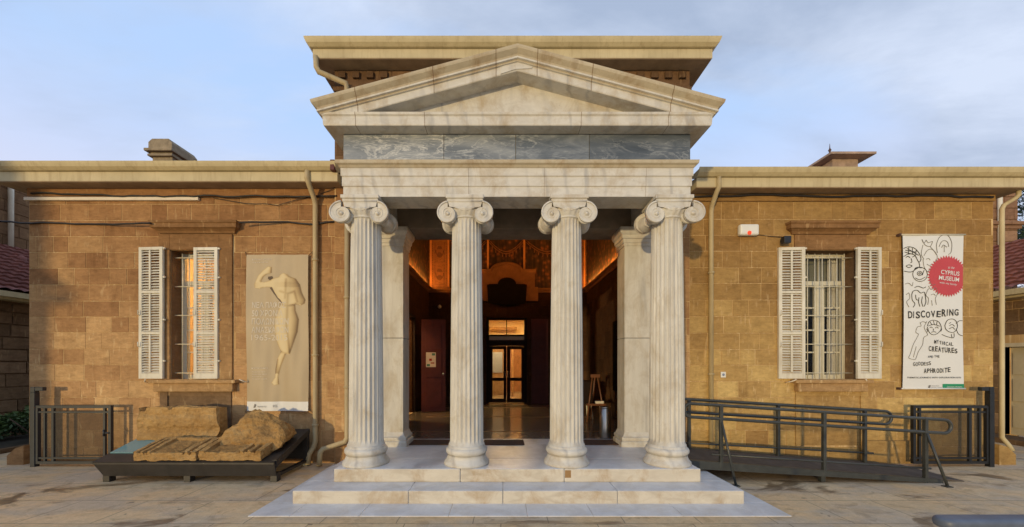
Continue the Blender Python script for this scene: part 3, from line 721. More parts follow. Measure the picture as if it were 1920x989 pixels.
for sx, sd in ((-5.62, 1), (-4.02, -1), (4.50, 1), (5.72, -1)):   # hold-backs
    m_ = MB(); m_.tube([(sx, 5.94, 1.28), (sx + sd * .02, 5.84, 1.30), (sx + sd * .07, 5.80, 1.335)], .009, 6); m_.build('shutter_stay', 'trunk_white', wl if sx < 0 else wr)
# rooms behind the windows
def room(x0, x1, y0, y1, z0, z1, mat, lamp=None, name='interior_wall', openfront=None):
    m_ = MB()
    m_.box(x0, x1, y1, y1 + .05, z0, z1); m_.box(x0 - .05, x0, y0, y1, z0, z1); m_.box(x1, x1 + .05, y0, y1, z0, z1)
    m_.box(x0, x1, y0, y1, z1, z1 + .05); m_.box(x0, x1, y0, y1, z0 - .05, z0)
    o = m_.build(name, mat, museum)
    if lamp:
        l_ = MB(); lx, ly, w, d, lm = lamp; l_.box(lx - w / 2, lx + w / 2, ly - d / 2, ly + d / 2, z1 - .06, z1 - .02); l_.build('ceiling_lamp', lm, o)
    return o
room(-6.4, -3.4, 6.24, 8.2, .5, 4.0, 'room_wall', (-5.0, 7.4, .9, .5, 'lamp_warm'))
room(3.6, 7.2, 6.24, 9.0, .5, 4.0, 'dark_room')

# ------------------------------------------------------------------ portico
PCX = .18
def slabs(mb, edges, y0, y1, z0, z1, c=.006, gap=.004, **k):
    for a, b in zip(edges[:-1], edges[1:]): mb.bbox(a + gap / 2, b - gap / 2, y0, y1, z0, z1, c, **k)
def front(mb):
    for i, f in enumerate(mb.f):
        a, b, c = (Vector(mb.v[f[k]]) for k in (0, 1, 2)); n = (b - a).cross(c - b)
        if n.length > 0 and abs(n.normalized().y) > .6: mb.m[i] = 1
# ring of ground slabs
mb = MB(); zt = .007
slabs(mb, [-2.646, -2.21, -1.49, -.56, .26, .947, 1.88, 2.63, 3.006], 3.875, 4.25, -.02, zt, .003)
for x0, x1 in ((-2.646, -2.21), (2.63, 3.006)):
    for a, b in ((4.254, 5.0), (5.004, 5.6), (5.604, 5.85)): mb.bbox(x0 + .002, x1 - .002, a, b, -.02, zt, .003)
mb.build('ground_slab', 'marble_step', museum)
mb = MB(); mb.box(-2.35, 2.71, 4.3, 5.85, .0, .14); 
for a, b, x0, x1 in ((-2.37, -1.06, 0, 0), (-1.06, .006, 0, 0), (.006, 1.30, 0, 0), (1.30, 2.73, 0, 0)):
    mb.bbox(a + .0025, b - .0025, 4.21, 4.56, 0, .151, .009)
for a, b in ((4.565, 5.2), (5.205, 5.86)):
    mb.bbox(-2.37, -2.0, a, b, 0, .151, .009); mb.bbox(2.36, 2.73, a, b, 0, .151, .009)
front(mb)
mb.build('step', ['marble_step', 'marble_riser'], museum)
mb = MB()
for a, b in ((-2.042, -.51), (-.51, .75), (.75, 2.403)): mb.bbox(a + .0025, b - .0025, 4.515, 5.02, .1515, .312, .012)
mb.bbox(-2.042, 2.403, 5.024, 5.88, .1515, .312, .01)
front(mb)
mb.bbox(.757, .83, 4.5135, 4.56, .205, .296, .0008, mat=2)
mb.build('step', ['marble_floor', 'marble_riser', 'stone_trim'], museum)

# columns
COLX = [-1.749, -.459, .823, 2.112]; CYC = 4.80; ZF = .312
def shaft_mesh(cx):
    m_ = MB(); F = 24; SUB = 8; prof = []
    zb, zt = ZF + .25, 3.41
    hs = [0, .012, .03, .05, .075, .11] + [.11 + (zt - zb - .20) * i / 9 for i in range(1, 10)] + [zt - zb - .06, zt - zb - .04, zt - zb - .025, zt - zb - .01, zt - zb]
    rings = []
    for h in hs:
        t = h / (zt - zb); R = .213 - .028 * (t ** 1.5) 
        if h < .05: R += .016 * (1 - h / .05) ** 2
        gfl = min(1, max(0, (h - .03) / .055)) * min(1, max(0, (zt - zb - .02 - h) / .05)); gfl = math.sqrt(gfl)
        ring = []
        for j in range(F * SUB):
            u = (j % SUB) / SUB
            a = 2 * PI * j / (F * SUB)
            d = 0
            if u > .12: w = (u - .12) / .88; d = .021 * math.sqrt(max(0, 1 - (2 * w - 1) ** 2)) * gfl
            r = R - d
            ring.append((cx + r * math.cos(a), CYC + r * math.sin(a), zb + h))
        rings.append(m_.add(ring))
    n = F * SUB
    for q in range(len(rings) - 1):
        for j in range(n): m_.face((rings[q] + j, rings[q] + (j + 1) % n, rings[q + 1] + (j + 1) % n, rings[q + 1] + j), smooth=True)
    return m_
def base_mesh(cx):
    m_ = MB()
    m_.lathe([(.286, 0), (.289, .015), (.285, .035), (.262, .06), (.248, .09), (.242, .118), (.246, .124)], (cx, CYC, ZF), seg=56)
    m_.lathe([(.238, .124), (.238, .136), (.250, .140), (.262, .157), (.264, .178), (.258, .198), (.245, .212), (.236, .215), (.234, .226), (.229, .250), (.20, .252)], (cx, CYC, ZF), seg=56)
    return m_
def volute(m_, mtx, sgn, depth=.06):
    """spiral scroll facing local -Y with the eye at the origin; sgn -1 = left scroll, +1 = right"""
    k = math.log(.157 / .078) / (2 * PI)
    def sp(t, f=1.0): 
        r = .152 * math.exp(-k * t) * f; a = PI / 2 - sgn * -t if False else PI / 2 + (-sgn) * t
        return (r * math.cos(a), r * math.sin(a))
    # body outline
    out = [sp(2 * PI * i / 40) for i in range(41)]
    n = len(out)
    pts = [mtx @ Vector((x, 0, z)) for x, z in out] + [mtx @ Vector((x, depth, z)) for x, z in out]
    i0 = m_.add(pts)
    cf = m_.add([mtx @ Vector((0, .014, 0))])
    for i in range(n - 1): m_.face((cf, i0 + i, i0 + i + 1))
    m_.face((cf, i0 + n - 1, i0))
    m_.face([i0 + n + i for i in range(n)])
    for i in range(n): j = (i + 1) % n; m_.face((i0 + i, i0 + n + i, i0 + n + j, i0 + j), smooth=True)
    # raised spiral fillet
    path = []; rr = []
    T = 2 * PI * 2.6
    for i in range(110):
        t = T * i / 109; x, z = sp(t, .955); dep = .012 * min(1, t / (2 * PI) ) * .8
        path.append(mtx @ Vector((x, .000 + dep, z))); rr.append(.0125 * math.exp(-k * t * .55))
    m_.tube(path, rr, 7)
    bm = bmesh.new(); bmesh.ops.create_uvsphere(bm, u_segments=14, v_segments=8, radius=.024); m_.bm(bm, mtx @ Matrix.Translation((0, .008, 0)), smooth=True)
def capital_mesh(cx, corner=0):
    m_ = MB(); ze = 3.432; hx = .213
    yf, yr = -.215, .215
    # echinus and neck
    m_.lathe([(.186, 3.392), (.196, 3.398), (.199, 3.407), (.193, 3.416), (.186, 3.42)], (cx, CYC, 0), seg=48)
    rings = []; F = 20; SUB = 6
    for r, z, d in ((.188, 3.415, 0), (.205, 3.435, .008), (.228, 3.465, .013), (.236, 3.490, .010), (.232, 3.505, 0)):
        rings.append(m_.add([(cx + (r - d * math.sin(PI * (j % SUB) / SUB)) * math.cos(2 * PI * j / (F * SUB)), CYC + (r - d * math.sin(PI * (j % SUB) / SUB)) * math.sin(2 * PI * j / (F * SUB)), z) for j in range(F * SUB)]))
    nn = F * SUB
    for q in range(len(rings) - 1):
        for j in range(nn): m_.face((rings[q] + j, rings[q] + (j + 1) % nn, rings[q + 1] + (j + 1) % nn, rings[q + 1] + j), smooth=True)
    m_.face([rings[-1] + j for j in range(nn)])
    # abacus
    m_.bbox(cx - .236, cx + .236, CYC - .236, CYC + .236, 3.612, 3.659, .008)
    m_.bbox(cx - .222, cx + .222, CYC - .222, CYC + .222, 3.585, 3.614, .008)
    # canalis front and back
    def canalis(y, s):
        top = 3.588; P = []; nb = 24
        up = [(-hx - .0, top)] + [(hx, top)]
        low = [(hx - .09 - (2 * hx - .18) * i / nb, 3.505 - .035 * math.sin(PI * i / nb) - 0.0) for i in range(nb + 1)]
        poly = [(-hx, top), (hx, top), (hx - .02, 3.515)] + low + [(-hx + .02, 3.515)]
        m_.prism([(cx + x, z) for x, z in poly], 'y', CYC + y, CYC + y + s * .06)
        m_.tube([(cx + x, CYC + y + s * .002, z + .004) for x, z in low], .0105, 7)
        m_.tube([(cx + x, CYC + y + s * .002, top - .007) for x in (-hx, 0, hx)], .0115, 7)
    canalis(yf, 1); canalis(yr, -1)
    m_.box(cx - .19, cx + .19, CYC - .16, CYC + .16, 3.50, 3.587)
    eyes = {}
    for sx in (-1, 1):
        isc = corner == sx
        for face_ in (-1, 1):
            y = yf if face_ < 0 else yr
            ang = 0
            off = Vector((0, 0, 0))
            if isc and face_ < 0: ang = 0; off = Vector((sx * .016, -.012, 0))
            T = Matrix.Translation(Vector((cx + sx * hx, CYC + y, ze)) + off)
            R = Matrix.Rotation(ang, 4, 'Z') if face_ < 0 else Matrix.Rotation(PI, 4, 'Z')
            volute(m_, T @ R @ Matrix.Diagonal((1.13 if isc and face_ < 0 else 1, 1, 1, 1)), sx if face_ < 0 else -sx)
        # bolster between the scrolls
        if isc: # side scroll facing outwards, and its bolster
            m_.lathe([(.10, -.17), (.085, -.10), (.062, .0), (.085, .12), (.10, .17)], (cx + sx * hx * .95, CYC, ze - .005), 'y', 24)
        else:
            m_.lathe([(.105, yf + .04), (.100, yf + .08), (.078, yf + .13), (.062, -.03), (.058, 0), (.062, .03), (.078, yr - .13), (.100, yr - .08), (.105, yr - .04)], (cx + sx * hx, CYC, ze - .008), 'y', 28)
            for q in (-.035, .035): m_.lathe([(.05, q - .014), (.069, q - .008), (.072, q), (.069, q + .008), (.05, q + .014)], (cx + sx * hx, CYC, ze - .008), 'y', 28)
    return m_
sh = shaft_mesh(COLX[1]); c1 = sh.build('column', 'marble_col', museum)
base_mesh(COLX[1]).build('base', 'marble_riser' if False else 'marble', c1)
cap1 = capital_mesh(COLX[1]).build('capital', 'marble', c1)
for i in (0, 2, 3):
    c = c1.copy(); COL.objects.link(c); c.parent = museum; c.location = (COLX[i] - COLX[1], 0, 0)
    ROOTLOC[c.as_pointer()] = (ROOTLOC[museum.as_pointer()][0] + COLX[i] - COLX[1], YW, 0)
    bs = c1.children[0]
    for ch in list(c1.children):
        if ch.name.startswith('capital') and i in (0, 3): continue
        d = ch.copy(); COL.objects.link(d); d.parent = c
    if i in (0, 3): capital_mesh(COLX[i], -1 if i == 0 else 1).build('capital', 'marble', c)
# antae
for a, b in ((AX[0], AX[1]), (AX[2], AX[3])):
    m_ = MB()
    m_.bbox(a, b, 5.74, 6.10, ZF + .2, 1.972, .006); m_.bbox(a, b, 5.74, 6.10, 1.978, 3.40, .006)
    p = m_.build('pilaster', 'marble_col', museum)
    m_ = MB(); path = [(a, 6.10), (a, 5.74), (b, 5.74), (b, 6.10)]
    m_.sweep(path, [(-.05, ZF), (.07, ZF), (.07, ZF + .075), (.045, ZF + .09), (.055, ZF + .11), (.055, ZF + .14), (.03, ZF + .155), (.015, ZF + .185), (.0015, ZF + .215), (-.05, ZF + .215)]); m_.build('base', 'marble', p)
    m_ = MB(); m_.sweep(path, [(-.05, 3.39), (.012, 3.39), (.014, 3.43), (.025, 3.435), (.028, 3.49), (.045, 3.50), (.05, 3.545), (.075, 3.57), (.09, 3.60), (.09, 3.658), (-.05, 3.658)]); m_.build('capital', 'marble', p)

# entablature
def strip(mb, prof, xj, w, ex=.0015):
    rows = [mb.add([(xj - w, YA - p - ex, z - (ex if i < 2 else 0)), (xj + w, YA - p - ex, z - (ex if i < 2 else 0))]) for i, (p, z) in enumerate(prof)]
    for a, b in zip(rows[:-1], rows[1:]): mb.face((a, a + 1, b + 1, b))
ax0, ax1 = PCX - 2.158, PCX + 2.158; YA = 4.64
path3 = [(ax0, YH - .01), (ax0, YA), (ax1, YA), (ax1, YH - .01)]
m_ = MB()
arch = [(-.36, 3.66), (0, 3.66), (0, 3.785), (.012, 3.789), (.012, 3.905), (.024, 3.909), (.024, 4.005), (-.36, 4.005)]
m_.sweep(path3, arch)
m_.mat = 1
m_.sweep(path3, [(0, 4.006), (.03, 4.006), (.045, 4.03), (.07, 4.045), (.075, 4.082), (0, 4.086)])
m_.mat = 2
for xj in (-.42, .52, 1.78): strip(m_, arch[1:7], xj, .0015)
m_.build('architrave', ['marble', 'marble_worn', 'joint'], museum)
m_ = MB()
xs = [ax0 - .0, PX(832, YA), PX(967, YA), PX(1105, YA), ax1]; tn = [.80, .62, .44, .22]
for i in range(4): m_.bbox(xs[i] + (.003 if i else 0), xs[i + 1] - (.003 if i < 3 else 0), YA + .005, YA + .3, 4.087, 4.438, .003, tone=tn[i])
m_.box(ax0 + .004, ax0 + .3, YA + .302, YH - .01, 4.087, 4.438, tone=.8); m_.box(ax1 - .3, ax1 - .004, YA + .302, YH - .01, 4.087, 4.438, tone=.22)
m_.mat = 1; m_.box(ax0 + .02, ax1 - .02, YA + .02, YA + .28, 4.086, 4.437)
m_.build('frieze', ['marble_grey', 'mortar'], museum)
m_ = MB()
cprof = [(-.005, 4.44), (.165, 4.44), (.17, 4.455), (.175, 4.545), (.19, 4.56), (.195, 4.585), (.15, 4.60), (-.005, 4.60)]
m_.sweep(path3, cprof)
m_.mat = 1
for xj in (PX(666, 4.46), PX(796, 4.46), PX(1090, 4.46), PX(1254, 4.46)): strip(m_, cprof[:6], xj, .0025)
m_.build('cornice', ['marble', 'joint'], museum)
# tympanum + raking cornice + roof of the portico
SL = .268; ZA = 5.093
rk = lambda x: -SL * abs(x - PCX)
m_ = MB()
hw = 2.158
m_.prism([(PCX - hw, 4.55), (PCX + hw, 4.55), (PCX + hw, ZA + .05 - SL * hw), (PCX, ZA + .05), (PCX - hw, ZA + .05 - SL * hw)], 'y', YA + .03, YA + .2)
m_.build('tympanum', 'marble', museum)
def raking(prof):
    m2 = MB(); rows = []
    pts_x = lambda p: (PCX - hw - p, PCX, PCX + hw + p)
    for side in (0,):
        pass
    for p, z in prof:
        x0, xc, x1 = PCX - hw - max(p, .0), PCX, PCX + hw + max(p, .0)
        y = YA - p
        rows.append(m2.add([(x0, YH - .01, z + rk(x0)), (x0, y, z + rk(x0)), (xc, y, z), (x1, y, z + rk(x1)), (x1, YH - .01, z + rk(x1))]))
    for q, (a, b) in enumerate(zip(rows[:-1], rows[1:])):
        for i in range(4): m2.face((a + i, a + i + 1, b + i + 1, b + i), mat=2 if q in (0, 1, 2, 3, 6, 7) else 0)
    return m2
RS = .77
rprof = [(-.03, ZA), (.165, ZA), (.172, ZA + .012), (.176, ZA + .120), (.196, ZA + .124), (.198, ZA + .142), (.206, ZA + .150), (.222, ZA + .154), (.224, ZA + .178), (.214, ZA + .184), (.222, ZA + .21), (.248, ZA + .24), (.266, ZA + .262), (.272, ZA + .285), (.275, ZA + .31), (.26, ZA + .313 )]
rprof = [(p, ZA + (z - ZA) * RS) for p, z in rprof]; RT = .313 * RS
m_ = raking(rprof)
# upper roof surface
x0, x1 = PCX - hw - .26, PCX + hw + .26
n = m_.add([(x0, YA - .26, ZA + RT + rk(x0)), (PCX, YA - .26, ZA + RT), (PCX, YH - .01, ZA + RT), (x0, YH - .01, ZA + RT + rk(x0)), (x1, YA - .26, ZA + RT + rk(x1)), (x1, YH - .01, ZA + RT + rk(x1))])
m_.face((n, n + 1, n + 2, n + 3)); m_.face((n + 1, n + 4, n + 5, n + 2))
# joints in the raking cornice
m_.mat = 1
for xj in (PX(667, 4.4), PX(812, 4.4), PX(930, 4.4), PX(1008, 4.4), PX(1111, 4.4), PX(1262, 4.4)):
    ex = .0018; w = .0035
    rows = []
    for i, (p, z) in enumerate(rprof[1:]):
        rows.append(m_.add([(xj - w, YA - p - ex, z + rk(xj - w)), (xj + w, YA - p - ex, z + rk(xj + w))]))
    for a, b in zip(rows[:-1], rows[1:]): m_.face((a, a + 1, b + 1, b))
m_.build('raking_cornice', ['marble_worn', 'joint', 'marble'], museum, recalc=False)
# repair piece under the peak
m_ = MB(); m_.prism([(PCX - .21, ZA + .105 - .056), (PCX - .20, ZA - .0 - .045), (PCX - .02, ZA + .012), (PCX + .17, ZA + .02), (PCX + .19, ZA + .06), (PCX, ZA + .118)], 'y', YA - .182, YA - .16)
m_.build('cornice_patch', 'marble', museum)
# portico ceiling, beams, lintel over the entrance
m_ = MB()
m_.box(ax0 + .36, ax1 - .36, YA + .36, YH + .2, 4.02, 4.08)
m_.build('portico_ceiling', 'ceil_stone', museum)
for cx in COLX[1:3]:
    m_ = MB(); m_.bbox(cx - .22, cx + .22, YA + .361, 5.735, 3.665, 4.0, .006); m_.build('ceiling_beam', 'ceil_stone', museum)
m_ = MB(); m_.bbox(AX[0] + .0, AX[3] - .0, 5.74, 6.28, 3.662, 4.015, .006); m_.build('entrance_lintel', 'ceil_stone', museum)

# ------------------------------------------------------------------ entrance hall
YB = 11.65; IX0, IX1 = -2.30, 2.63; ZC = 3.90
m_ = MB(); m_.box(AX[0], AX[3], 5.882, 6.30, .18, ZF - .0005, mat=2); m_.box(IX0, IX1, 6.302, YB, .18, ZF - .0005)
m_.mat = 1
for yy in (6.95, 8.8, 10.6): m_.box(IX0 + .5, IX1 - .5, yy, yy + .05, ZF - .01, ZF + .0008)
m_.build('floor', ['hall_floor', 'joint', 'marble_floor'], museum)
m_ = MB(); m_.mat = 1
SD = (8.40, 9.62, ZF, 2.75)   # doorway in the left wall (Y range)
def xwall(mb, y0, y1, z0, z1, xa, xb, hole=None):
    if not hole: mb.box(xa, xb, y0, y1, z0, z1); return
    mb.box(xa, xb, y0, hole[0], z0, z1); mb.box(xa, xb, hole[1], y1, z0, z1); mb.box(xa, xb, hole[0], hole[1], hole[3], z1)
xwall(m_, 6.28, YB, ZF - .1, ZC, IX0 - .2, IX0, SD); xwall(m_, 6.28, YB, ZF - .1, ZC, IX1, IX1 + .2)
ashlar(m_, 6.28, YB, ZF, ZC - .12, IX0, [SD], course=.34, wmin=.4, wmax=.8, axis='x', sgn=1, seed=5)
ashlar(m_, 6.28, YB, ZF, ZC - .12, IX1, [], course=.34, wmin=.4, wmax=.8, axis='x', sgn=-1, seed=6)
m_.box(IX0, AX[0], 6.26, 6.30, ZF, 4.0); m_.box(AX[3], IX1, 6.26, 6.30, ZF, 4.0)
DX0, DX1, DZ1 = -.50, .765, 3.0
wall_holes(m_, IX0, IX1, ZF - .1, ZC, YB, YB + .25, [(DX0, DX1, ZF, DZ1)])
ashlar(m_, IX0, IX1, ZF, ZC - .12, YB, [(DX0 - .02, DX1 + .02, ZF, DZ1 + .02)], course=.34, wmin=.4, wmax=.8, seed=7)
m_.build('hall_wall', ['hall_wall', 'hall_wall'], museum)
m_ = MB()
m_.box(IX0 - .2, IX0, 6.28, YB, ZC, 6.2); m_.box(IX1, IX1 + .2, 6.28, YB, ZC, 6.2); m_.box(IX0, IX1, YB, YB + .25, ZC, 6.2); m_.box(IX0, IX1, 6.26, 6.30, 4.0, 6.2)
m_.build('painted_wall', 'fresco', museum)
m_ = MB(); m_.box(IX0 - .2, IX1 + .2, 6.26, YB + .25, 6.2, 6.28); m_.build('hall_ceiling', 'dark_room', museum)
# cornice ledge round the hall
m_ = MB()
m_.sweep([(IX0, 6.31), (IX0, YB), (IX1, YB), (IX1, 6.31)], [(0, ZC - .12), (.03, ZC - .12), (.05, ZC - .07), (.10, ZC - .04), (.12, ZC), (.0, ZC + .004)])
m_.build('hall_cornice', 'hall_trim', museum)
for a, b in ((IX0 + .015, IX0 + .06), (IX1 - .06, IX1 - .015)):
    m_ = MB(); m_.box(a, b, 6.5, YB - .25, ZC + .006, ZC + .030); m_.build('cove_light', 'cove', museum)
# painted pilasters, strips and swags on the back wall
for a, b in ((IX0 + .03, IX0 + .66), (IX1 - .52, IX1 - .03)):
    m_ = MB(); m_.box(a, b, YB - .03, YB - .001, ZC + .03, 6.18)
    m_.mat = 2; m_.box(a + .03, a + .06, YB - .034, YB - .029, ZC + .06, 6.1); m_.box(b - .06, b - .03, YB - .034, YB - .029, ZC + .06, 6.1)
    m_.mat = 1
    for q in range(40): m_.box(a + .085, a + .105, YB - .034, YB - .029, ZC + .08 + q * .055, ZC + .105 + q * .055); m_.box(b - .105, b - .085, YB - .034, YB - .029, ZC + .08 + q * .055, ZC + .105 + q * .055)
    xm = (a + b) / 2
    for q in range(3):
        z = ZC + .12 + q * .70
        m_.box(xm - .15, xm - .135, YB - .034, YB - .029, z, z + .62); m_.box(xm + .135, xm + .15, YB - .034, YB - .029, z, z + .62); m_.box(xm - .134, xm + .134, YB - .034, YB - .029, z, z + .014)
        m_.lathe([(.085, 0), (.075, .004)], (xm, YB - .034, z + .22), 'y', 16); m_.prism([(xm - .09, z + .40), (xm + .09, z + .40), (xm + .05, z + .50), (xm - .05, z + .50)], 'y', YB - .034, YB - .029)
        m_.tube([(xm + .12 * math.cos(t), YB - .033, z + .36 + .2 * math.sin(t)) for t in [PI + PI * i / 10 for i in range(11)]], .010, 5)
    m_.build('painted_pilaster', ['orn', 'orn_dark', 'gold'], museum)
for x in (-.45, .68):
    m_ = MB(); m_.box(x - .03, x + .03, YB - .045, YB - .001, 4.36, 6.18); m_.build('gilded_strip', 'gold', museum)
for x0, x1 in ((-1.6, -.5), (-.42, .65), (.73, 2.05)):
    m_ = MB()
    for dz in (0, -.07): m_.tube([(x0 + (x1 - x0) * i / 14, YB - .012, 5.42 + dz - .36 * math.sin(PI * i / 14)) for i in range(15)], .016, 5)
    for q in range(9): m_.tube([(x0 + (x1 - x0) * (q + 1) / 10, YB - .012, 5.33 - .36 * math.sin(PI * (q + 1) / 10)), (x0 + (x1 - x0) * (q + 1) / 10, YB - .012, 5.24 - .36 * math.sin(PI * (q + 1) / 10))], .02, 5)
    m_.build('painted_swag', 'orn_dark' if False else 'orn', museum)
# stone surround above the door
arc = [(.125 + .46 * math.cos(t), 4.42 + .22 * math.sin(t)) for t in [PI * i / 14 for i in range(15)]]
poly = [(-.85, ZC - .4), (1.10, ZC - .4), (1.10, ZC + .02), (1.0, ZC + .02), (1.0, 4.42)] + arc + [(-.75, 4.42), (-.75, ZC + .02), (-.85, ZC + .02)]
m_ = MB(); m_.prism(poly, 'y', YB - .16, YB - .008)
arc2 = [(.125 + .42 * math.cos(t), 4.34 + .20 * math.sin(t)) for t in [PI * i / 14 for i in range(15)]]
for off, zz in ((.16, .0), (.18, .045)):
    pts = [(1.03, YB - off, 4.40 + zz), (.60, YB - off, 4.40 + zz)] + [(.125 + .47 * math.cos(t), YB - off, 4.40 + zz + .22 * math.sin(t)) for t in [PI * i / 14 for i in range(15)]] + [(-.38, YB - off, 4.40 + zz), (-.78, YB - off, 4.40 + zz)]
    m_.tube(pts, .028, 6)
m_.build('door_pediment', 'hall_trim', museum)
arc3 = [(.14 + .28 * math.cos(t), 4.0 + .20 * math.sin(t)) for t in [PI * i / 12 for i in range(13)]]
arcb = [(-.42 + 1.12 * i / 8, 3.42 - .07 * math.sin(PI * i / 8)) for i in range(9)]
m_ = MB(); m_.prism(arcb + [(.72, 3.47), (.75, 3.98), (.66, 4.0)] + arc3 + [(-.38, 4.0), (-.47, 3.98), (-.44, 3.47)], 'y', YB - .24, YB - .162); m_.build('plaque', 'plaque', museum)
# glazed inner door
m_ = MB(); yd = YB + .06
m_.box(DX0, DX0 + .08, yd, yd + .1, ZF, DZ1); m_.box(DX1 - .08, DX1, yd, yd + .1, ZF, DZ1); m_.box(DX0 + .08, DX1 - .08, yd, yd + .1, DZ1 - .07, DZ1)
m_.box(DX0 + .08, DX1 - .08, yd, yd + .1, 2.425, 2.475); m_.box(DX0 + .08, DX1 - .08, yd, yd + .1, 2.12, 2.30); m_.box(.118, .148, yd + .02, yd + .08, 2.475, DZ1 - .07)
door = m_.build('door', 'door_frame', museum)
m_ = MB(); m_.box(DX0 + .08, DX1 - .08, yd + .03, yd + .05, 2.30, 2.425); m_.build('transom_panel', 'paper', door)
for a, b, hx in ((DX0 + .08, .128, .10), (.138, DX1 - .08, .165)):
    m_ = MB(); z0, z1 = ZF + .02, 2.115
    m_.box(a, a + .11, yd + .02, yd + .07, z0, z1); m_.box(b - .09, b, yd + .02, yd + .07, z0, z1)
    m_.box(a + .11, b - .09, yd + .02, yd + .07, z0, z0 + .13); m_.box(a + .11, b - .09, yd + .02, yd + .07, 1.02, 1.12); m_.box(a + .11, b - .09, yd + .02, yd + .07, z1 - .1, z1)
    m_.build('door_leaf', 'door_frame', door)
    m_ = MB(); m_.box(a + .11, b - .09, yd + .04, yd + .046, z0 + .13, 1.02); m_.box(a + .11, b - .09, yd + .04, yd + .046, 1.12, z1 - .1); m_.build('pane', 'glass', door)
    m_ = MB(); m_.tube([(hx, yd + .02, 1.12), (hx, yd - .04, 1.12), (hx, yd - .04, 1.32), (hx, yd + .02, 1.32)], .010, 6); m_.build('handle', 'steel', door)
m_ = MB(); m_.box(DX0 + .08, DX1 - .08, yd + .045, yd + .05, 2.475, DZ1 - .07); m_.build('pane', 'glass', door)
inner = room(-1.6, 1.9, YB + .26, 16.5, ZF, 3.4, 'room_wall', (.3, 14.0, 1.4, 2.0, 'lamp_room'))
m_ = MB(); m_.box(-1.59, 1.89, 16.40, 16.49, ZF + .002, 2.3); m_.box(-1.59, -1.55, YB + .4, 16.39, ZF + .002, 2.3); m_.box(1.85, 1.89, YB + .4, 16.39, ZF + .002, 2.3); m_.build('darkening_lining', 'hall_trim', inner)  # dark lining added to dim what shows through the door panes
m_ = MB(); m_.box(-1.59, 1.89, YB + .3, 16.4, ZF + .0005, ZF + .0015); m_.build('floor', 'hall_floor', inner)
m_ = MB(); m_.box(-.5, .05, 14.6, 14.7, ZF + .003, 2.2); m_.build('display_panel', 'stone_dark', inner)
m_ = MB(); m_.box(-.38, .0, 14.58, 14.598, 1.2, 2.0); m_.build('display_panel', 'ban_bluegrey', inner)
m_ = MB(); m_.box(.36, .42, 14.1, 14.5, ZF, 2.6); m_.build('partition', 'stone_trim', inner)
m_ = MB(); m_.box(-1.5, .62, 16.0, 16.1, 3.0, 3.12); m_.build('beam', 'stone_trim', inner)
# folded maroon shutter door right of the inner door
def panel_door(x0, x1, y, z0, z1, thick=.045):
    m_ = MB(); m_.box(x0, x1, y, y + thick, z0, z1)
    st = (x1 - x0) * .17
    for a, b in ((.05, .33), (.37, .64), (.68, .95)):
        m_.bbox(x0 + st, x1 - st, y - .012, y - .001, z0 + (z1 - z0) * a, z0 + (z1 - z0) * b, .004)
    return m_
d = panel_door(.90, 1.42, YB - .09, ZF + .01, 2.95).build('door', 'maroon', museum)
# open maroon leaf standing at the left side doorway
m_ = panel_door(0, .62, -.0225, ZF + .015, 2.72)
LA = math.radians(8); hx, hy = -2.10, 9.68
m_.v = [(hx + x * math.cos(LA) - y * math.sin(LA), hy + x * math.sin(LA) + y * math.cos(LA), z) for x, y, z in m_.v]
sidedoor = m_.build('door', 'maroon', museum)
m_ = MB(); bm = bmesh.new(); bmesh.ops.create_uvsphere(bm, u_segments=10, v_segments=8, radius=.03); m_.bm(bm, Matrix.Translation((hx + .56, hy + .02, 1.30)), smooth=True); m_.build('handle', 'steel', sidedoor)
m_ = MB(); m_.box(IX0 - .03, IX0 + .05, SD[0] - .06, SD[0], ZF, SD[3] + .06); m_.box(IX0 - .03, IX0 + .05, SD[1], SD[1] + .06, ZF, SD[3] + .06); m_.box(IX0 - .03, IX0 + .05, SD[0], SD[1], SD[3], SD[3] + .06); m_.build('door_frame', 'door_frame', museum)
sr = MB(); sr.box(-4.0, -2.5, 7.6, 7.65, ZF, 3.2); sr.box(-4.0, -2.5, 10.0, 10.05, ZF, 3.2); sr.box(-4.05, -4.0, 7.6, 10.05, ZF, 3.2); sr.box(-4, -2.5, 7.65, 10.0, 3.2, 3.25); sr.box(-4, -2.3, 7.65, 10, ZF - .05, ZF - .002)
so = sr.build('interior_wall', 'room_wall', museum)
l_ = MB(); l_.box(-3.5, -2.9, 8.5, 9.0, 3.14, 3.18); l_.build('ceiling_lamp', 'lamp_warm', so)

# ------------------------------------------------------------------ things in the hall and doorway
for x0, x1, lab in ((-1.50, -.82, 'brown coir doormat between the left pilaster and the second column'), (-.30, .345, 'brown coir doormat in the middle of the entrance, between the two inner columns'), (1.27, 1.84, 'brown coir doormat beside the right pilaster below the steel bin')):
    m_ = MB(); m_.bbox(x0, x1, 5.80, 6.16, ZF + .001, ZF + .016, .004)
    tag(m_.build('doormat', 'mat_fibre', None, ((x0 + x1) / 2, 5.98, ZF)), lab, 'doormat', 'doormats across the entrance')
bx, by = 1.765, 6.42
bin_ = thing('litter_bin', 'tall cylindrical brushed steel litter bin just inside the right pilaster', 'bin', (bx, by, ZF))
m_ = MB(); m_.lathe([(.092, .0), (.095, .012), (.095, .50), (.088, .505), (.088, .44), (.02, .43)], (bx, by, ZF), seg=32); m_.build('body', 'steel', bin_)
m_ = MB(); m_.lathe([(.090, .505), (.099, .508), (.099, .528), (.085, .532), (.080, .512)], (bx, by, ZF), seg=32); m_.build('rim', 'steel', bin_)
ex, ey = 2.02, 8.1
easel = thing('easel', 'small brown wooden A-frame easel by the right wall behind the bin', 'easel', (ex, ey, ZF))
for sx in (-1, 1):
    m_ = MB(); m_.tube([(ex + sx * .20, ey - .05, ZF), (ex + sx * .05, ey + .05, ZF + 1.02)], .017, 6); m_.build('leg', 'easel_wood', easel)
